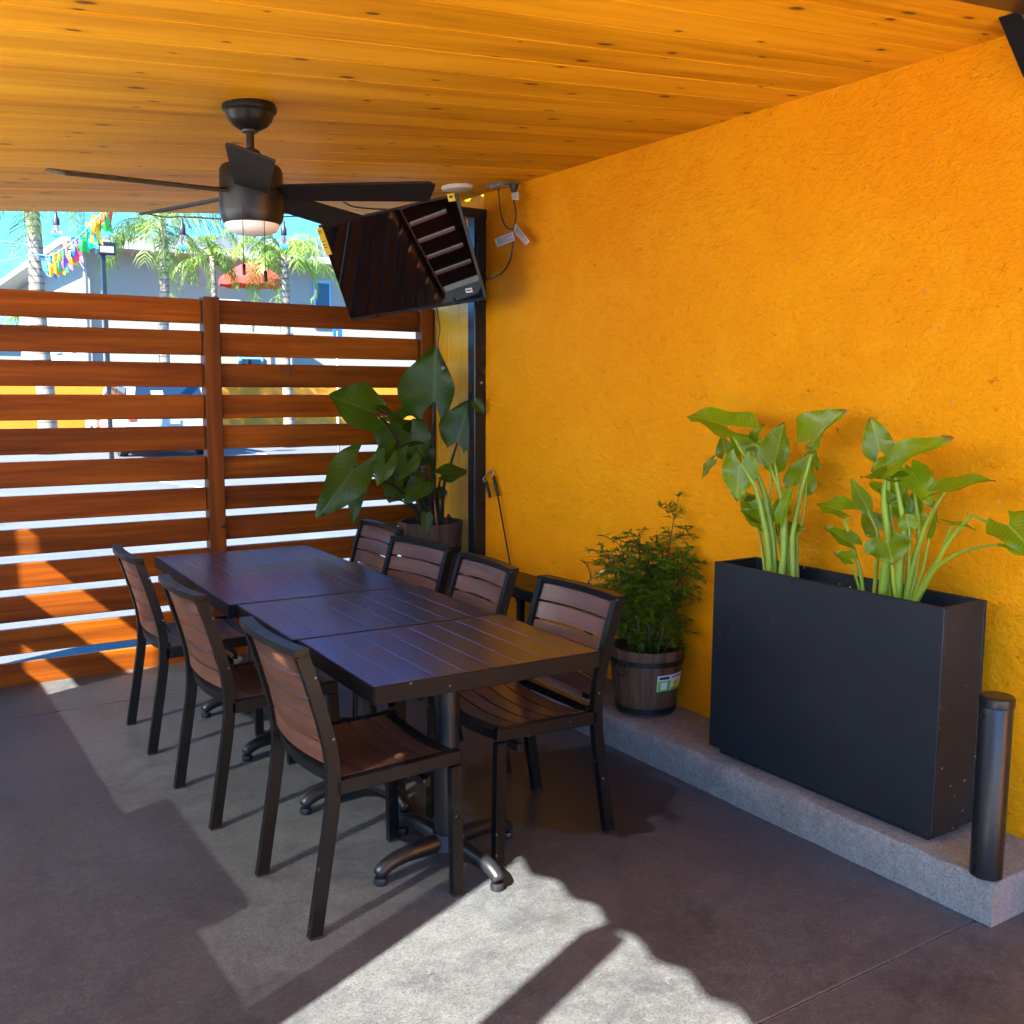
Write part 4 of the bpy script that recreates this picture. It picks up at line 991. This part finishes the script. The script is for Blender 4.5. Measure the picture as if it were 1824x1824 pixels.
# palms
def frond(mb, base, az, elev, L, droop, rg, dens=30):
    p = base.copy(); n = 12; pts = [p.copy()]; e = elev
    for i in range(n):
        p = p+Vector((math.cos(az)*math.cos(e), math.sin(az)*math.cos(e), math.sin(e)))*(L/n); e -= droop/n*(1+i/n); pts.append(p.copy())
    mb.tube(pts, [.022*(1-.85*i/n) for i in range(n+1)], 4); mb.uv += [(0, .3)]*(4*(n+1))
    side = Vector((-math.sin(az), math.cos(az), 0))
    for k in range(dens):
        t = .12+.88*k/dens; f = t*n; i = min(int(f), n-1); q = pts[i].lerp(pts[i+1], f-i); tg = (pts[i+1]-pts[i]).normalized()
        ll = L*.30*(math.sin(math.pi*min(1, t*.85+.1)))**.6
        for s in (-1, 1):
            d = (side*s*rg.uniform(.5, 1.)+tg*.55+Vector((0, 0, rg.uniform(-.9, .15)))).normalized()
            d2 = (d+Vector((0, 0, -1.1))).normalized(); wv_ = tg*.013
            a = q; b = q+d*ll*.5; c = b+d2*ll*.5
            mb.add([a-wv_, a+wv_, b+wv_*1.1, b-wv_*1.1, c], [(0, 1, 2, 3), (3, 2, 4)]); mb.uv += [(0, .2), (.1, .2), (.1, .6), (0, .6), (0, .95)]
def palm(label, px, ptop, Y, r, H_, nf, L, seed, lean=0., zb=None):
    rg = random.Random(seed); b = at_y(px, 700, Y); t = thing('palm_tree', label, 'palm tree', (b.x, Y, -.03), 0, 'palms in the car park')
    pts = [Vector((lean*(i/10)**2+.03*math.sin(i), 0, H_*i/10)) for i in range(11)]
    MB().tube(pts, [r*(1.15-.45*i/10) for i in range(11)], 12).build('trunk', M['trunk'], t, True)
    mb = MB(); mb.uv = []
    tp = pts[-1]
    for k in range(nf):
        az = 2*math.pi*k/nf*1.618*3+rg.uniform(-.3, .3); el = rg.uniform(-.15, 1.2)
        frond(mb, tp+Vector((0, 0, rg.uniform(-.25, .1))), az, el, L*rg.uniform(.8, 1.1), rg.uniform(1.2, 2.1), rg)
    stuff(mb.build('crown', M['frond'], t)); return t
palm('thick ringed palm trunk at the far left, crown above the roof', 80, 0, 25.0, .19, 6.3, 22, 2.6, 3, -.12)
z2 = at_y(300, 455, 25.5).z
palm('palm with hanging green fronds left of the fan', 296, 0, 25.5, .14, at_y(300, 395, 25.5).z, 20, 2.3, 5, .05)
palm('palm with bright fronds beside the red parasol, right of the fan', 512, 0, 25.0, .13, at_y(512, 452, 25).z, 19, 1.9, 9, -.02)
palm('small palm with drooping fronds left of the red parasol', 384, 0, 27.4, .10, at_y(384, 455, 27.4).z, 14, 1.3, 12, .02)

# black lamp post
lpb = at_y(194, 700, 22); lp = thing('lamp_post', 'slim black lamp post with a box head before the pale building', 'lamp post', (lpb.x, 22, -.03))
zt = at_y(194, 455, 22).z+.03
MB().box((0, 0, zt/2), (.085, .085, zt), .01).build('pole', M['steel'], lp)
MB().box((.05, 0, zt+.12), (.36, .30, .26), .02).build('lamp_head', M['steel'], lp)
MB().box((.05, -.152, zt+.10), (.26, .006, .12)).build('lamp_lens', M['trim'], lp)

# white car parked with its back to the patio
cb = at_y(226, 812, 22.6); cr = at_y(386, 812, 22.6); cw = (cr.x-cb.x); cx_ = (cb.x+cr.x)/2
car = thing('parked_car', 'white sport utility car parked with its rear towards the fence', 'car', (cx_, 22.6, -.03))
pr2 = [(0, .42), (-.06, .62), (-.03, 1.0), (.02, 1.08), (.30, 1.62), (.55, 1.70), (2.3, 1.66), (2.75, 1.52), (3.35, 1.10), (4.35, .98), (4.52, .78), (4.55, .42)]
hw_ = cw/2
body = MB(); n_ = len(pr2); vs = []
for s, k in ((-1, 1), (-.86, 0), (.86, 0), (1, 1)): pass
for xs, tum in ((-hw_, 1), (hw_, 1)):
    for y, z in pr2: tk = max(0, z-1.02)*.30; vs.append((xs-math.copysign(tk, xs), y, z))
body.add(vs, [tuple(range(n_)), tuple(range(n_, 2*n_))]+[(k, (k+1) % n_, n_+(k+1) % n_, n_+k) for k in range(n_)])
body.build('body', M['carwhite'], car, 30)
def on_side(poly, nm, mat, s):
    q = [(s*(hw_-max(0, z-1.02)*.30+.006), y, z) for y, z in poly]; return MB().prism(q, (s*-.02, 0, 0)).build(nm, mat, car)
for s in (-1, 1):
    on_side([(.34, 1.10), (.52, 1.52), (1.30, 1.56), (1.30, 1.10)], 'side_window', M['carglass'], s); on_side([(1.38, 1.10), (1.38, 1.56), (2.25, 1.54), (3.0, 1.12)], 'side_window', M['carglass'], s)
    MB().box((s*(hw_+.12), 2.85, 1.16), (.18, .12, .16), .04).build('mirror', M['carwhite'], car)
    for y in (.85, 3.7):
        wq = MB(); wq.lathe([(0, -.11), (.22, -.11), (.33, -.09), (.345, 0), (.33, .09), (.22, .11), (0, .11)], seg=20); wo = wq.build('wheel', M['rubber'], car, 40); wo.location = (s*(hw_-.10), y, .345); wo.rotation_euler = (0, R(90), 0)
        MB().lathe([(0, .115), (.2, .115), (.21, .10)], seg=16).build('rim', M['metal'], wo)
    MB().box((s*(hw_-.13), -.035, .92), (.17, .06, .24), .02).build('tail_light', M['redcloth'], car)
rw = [(-hw_*.80, .045, 1.10), (hw_*.80, .045, 1.10), (hw_*.70, .262, 1.55), (-hw_*.70, .262, 1.55)]
MB().prism([Vector(p)+Vector((0, -.012, .004)) for p in rw], (0, -.012, .005)).build('rear_window', M['carglass'], car)
MB().bar((.05, -.0, 1.12), (.45, .06, 1.26), .012, .02).build('rear_wiper', M['trim'], car)
MB().box((-.25, .16, 1.40), (.25, .01, .12), 0, Matrix.Rotation(R(-26), 3, 'X')).build('window_sticker', M['paper'], car)
MB().box((0, -.09, .50), (cw-.08, .20, .22), .04).build('rear_bumper', M['rubber'], car)
MB().box((0, -.072, .80), (.34, .02, .13), .005).build('number_plate', M['trim'], car)

# accessible parking sign
sg = at_y(600, 597, 14.0); sn = thing('parking_sign', 'blue accessible parking sign on a white post', 'sign', (sg.x, 14.0, -.03))
MB().tube([(0, 0, 0), (0, 0, sg.z+.18)], .022, 8).build('post', M['trim'], sn, True)
MB().box((0, -.028, sg.z+.0), (.145, .012, .26), .004).build('sign_panel', M['signblue'], sn)
s_ = MB(); s_.lathe([(.0, 0), (.012, 0), (.012, .003), (0, .003)], (0, 0, 0), 10); o = s_.build('symbol_head', M['paper'], sn); o.location = (-.012, -.0365, sg.z+.07); o.rotation_euler = (R(90), 0, 0)
o = MB().lathe([(.026, 0), (.034, 0), (.034, .003), (.026, .003)], seg=18, a0=R(160), a1=R(390)).build('symbol_wheel', M['paper'], sn); o.location = (0, -.0345, sg.z-.02); o.rotation_euler = (R(90), 0, 0)
MB().bar((-.012, -.036, sg.z+.055), (-.010, -.036, sg.z+.0), .003, .012).build('symbol_body', M['paper'], sn); MB().bar((-.010, -.036, sg.z+.0), (.03, -.036, sg.z-.005), .003, .011).build('symbol_leg', M['paper'], sn)

# string of clear bulbs just outside the roof edge
YS = 6.15
def bulb(px, py_socket, py_bulb, label):
    a = at_y(px, py_socket, YS); t = thing('string_light_bulb', label, 'light bulb', (a.x, YS, at_y(px, py_bulb, YS).z), 0, 'bulbs of the string light')
    h_ = a.z-at_y(px, py_bulb, YS).z
    MB().lathe([(0, h_*.98), (.007, h_*.98), (.010, h_*.80), (.0185, h_*.70), (.0185, h_*.50), (.016, h_*.48), (0, h_*.48)], seg=14).build('socket', M['cord'], t, 40)
    MB().lathe([(.013, h_*.49), (.016, h_*.42), (.026, h_*.26), (.029, h_*.17), (.024, h_*.07), (.012, h_*.015), (0, 0)], seg=16).build('glass_bulb', M['glass'], t, True)
    MB().tube([(-.004, 0, h_*.48), (-.007, 0, h_*.25), (0, 0, h_*.18), (.007, 0, h_*.25), (.004, 0, h_*.48)], .0012, 5).build('filament', M['yellow'], t)
    return a
b1 = bulb(99, 376, 424, 'clear string light bulb at the far left beside the palm trunk')
b2 = bulb(324, 388, 447, 'clear string light bulb left of the ceiling fan')
b3 = bulb(505, 392, 445, 'clear string light bulb between the fan and the television')
cable('string_light_wire', [at_y(40, 355, YS), b1+Vector((0, 0, .012)), at_y(210, 372, YS), at_y(290, 386, YS), b2+Vector((0, 0, .006)), at_y(410, 390, YS), b3+Vector((0, 0, .02)), at_y(560, 382, YS), at_y(640, 360, YS)], .0045, 'black string light wire sagging below the roof edge', 'wire')
# bunting of cut paper flags and the lines beside it
YB = 17.0
BC = [(.75, .05, .02), (.03, .5, .05), (.9, .30, .0), (.9, .55, .02), (.0, .45, .6), (.02, .45, .06), (.02, .12, .65), (.75, .06, .1), (.9, .5, .02), (.35, .08, .5), (.02, .5, .08), (.9, .25, .0), (.9, .6, .02), (.02, .15, .6)]
bnt = [at_y(196, 362, YB), at_y(172, 388, YB), at_y(150, 412, YB), at_y(128, 432, YB), at_y(108, 446, YB), at_y(88, 456, YB), at_y(62, 454, YB), at_y(0, 466, YB)]
bc = bez(bnt, 6); tag(MB().tube(bc, .012, 5).build('bunting_line', M['bluetrim']), 'pale line carrying the paper bunting past the palm trunk', 'line')
cname = ['red', 'green', 'orange', 'yellow', 'turquoise', 'green', 'blue', 'crimson', 'yellow', 'purple', 'green', 'orange', 'yellow', 'blue']
pos = ['at the roof edge', 'just under the roof edge', 'second from the roof edge', 'below the orange flag', 'beside the building eave', 'below the turquoise flag', 'in the middle of the bunting', 'behind the blue flag', 'beside the downspout', 'near the palm trunk', 'touching the palm trunk', 'low on the bunting', 'lowest on the bunting', 'at the far left of the bunting']
for k in range(14):
    q = bc[min(1+int(k*2.35), len(bc)-8)]; mk = plain('paper_flag', BC[k], .7); rg = random.Random(k)
    fw, fh = .20, .30; v = []; tilt = rg.uniform(-.5, .5); tw = rg.uniform(-.8, .8)
    for j in range(5):
        for i in range(4):
            u = (i/3-.5)*fw; hh_ = -fh*j/4*(1+.1*(i % 2) if j == 4 else 1)
            v.append((u*math.cos(tw*j/4)+hh_*math.sin(tilt)*.5, u*math.sin(tw*j/4)+.03*math.sin(2*i+j), hh_))
    f = [(j*4+i, j*4+i+1, j*4+5+i, j*4+4+i) for j in range(4) for i in range(3)]
    o = MB().add(v, f).build('paper_flag', mk); o.location = q; tag(o, f'{cname[k]} paper flag of the bunting, {pos[k]}', 'flag', 'paper bunting flags')
tag(MB().tube([at_y(-20, 427, 40), at_y(66, 438, 40), at_y(160, 448, 40)], .03, 5).build('utility_wire', M['bluetrim']), 'thin utility wire crossing the sky at the far left', 'wire')
# roofs and trees far off on the left
fb = at_y(20, 655, 60); fh_ = thing('distant_building', 'low pale building far off at the left edge', 'building', (fb.x-6, 60, -.03))
MB().box((0, 3, 1.9), (13, 8, 3.8)).build('wall', M['cream'], fh_); MB().box((0, 3, 3.95), (13.6, 8.6, .3)).build('roof', M['roofing'], fh_)
palm('small distant palm showing beside the thick trunk at the left', 58, 0, 48, .15, 4.6, 16, 1.6, 21)

# fallen bits on the patio floor
gr = MB(); rg = random.Random(99)
for k in range(260):
    x = rg.uniform(.1, 2.55); y = rg.uniform(1.3, 5.3); L_ = rg.uniform(.003, .011); a = rg.uniform(0, 6.28); d = Vector((math.cos(a), math.sin(a), 0)); n_ = Vector((-d.y, d.x, 0))*L_*rg.uniform(.12, .5); p = Vector((x, y, .001))
    gr.add([p-d*L_, p+n_+Vector((0, 0, .0015)), p+d*L_, p-n_+Vector((0, 0, .001))], [(0, 1, 2, 3)])
stuff(gr.build('floor_litter', plain('dry_litter', (.13, .11, .085), .8, var=.4)))
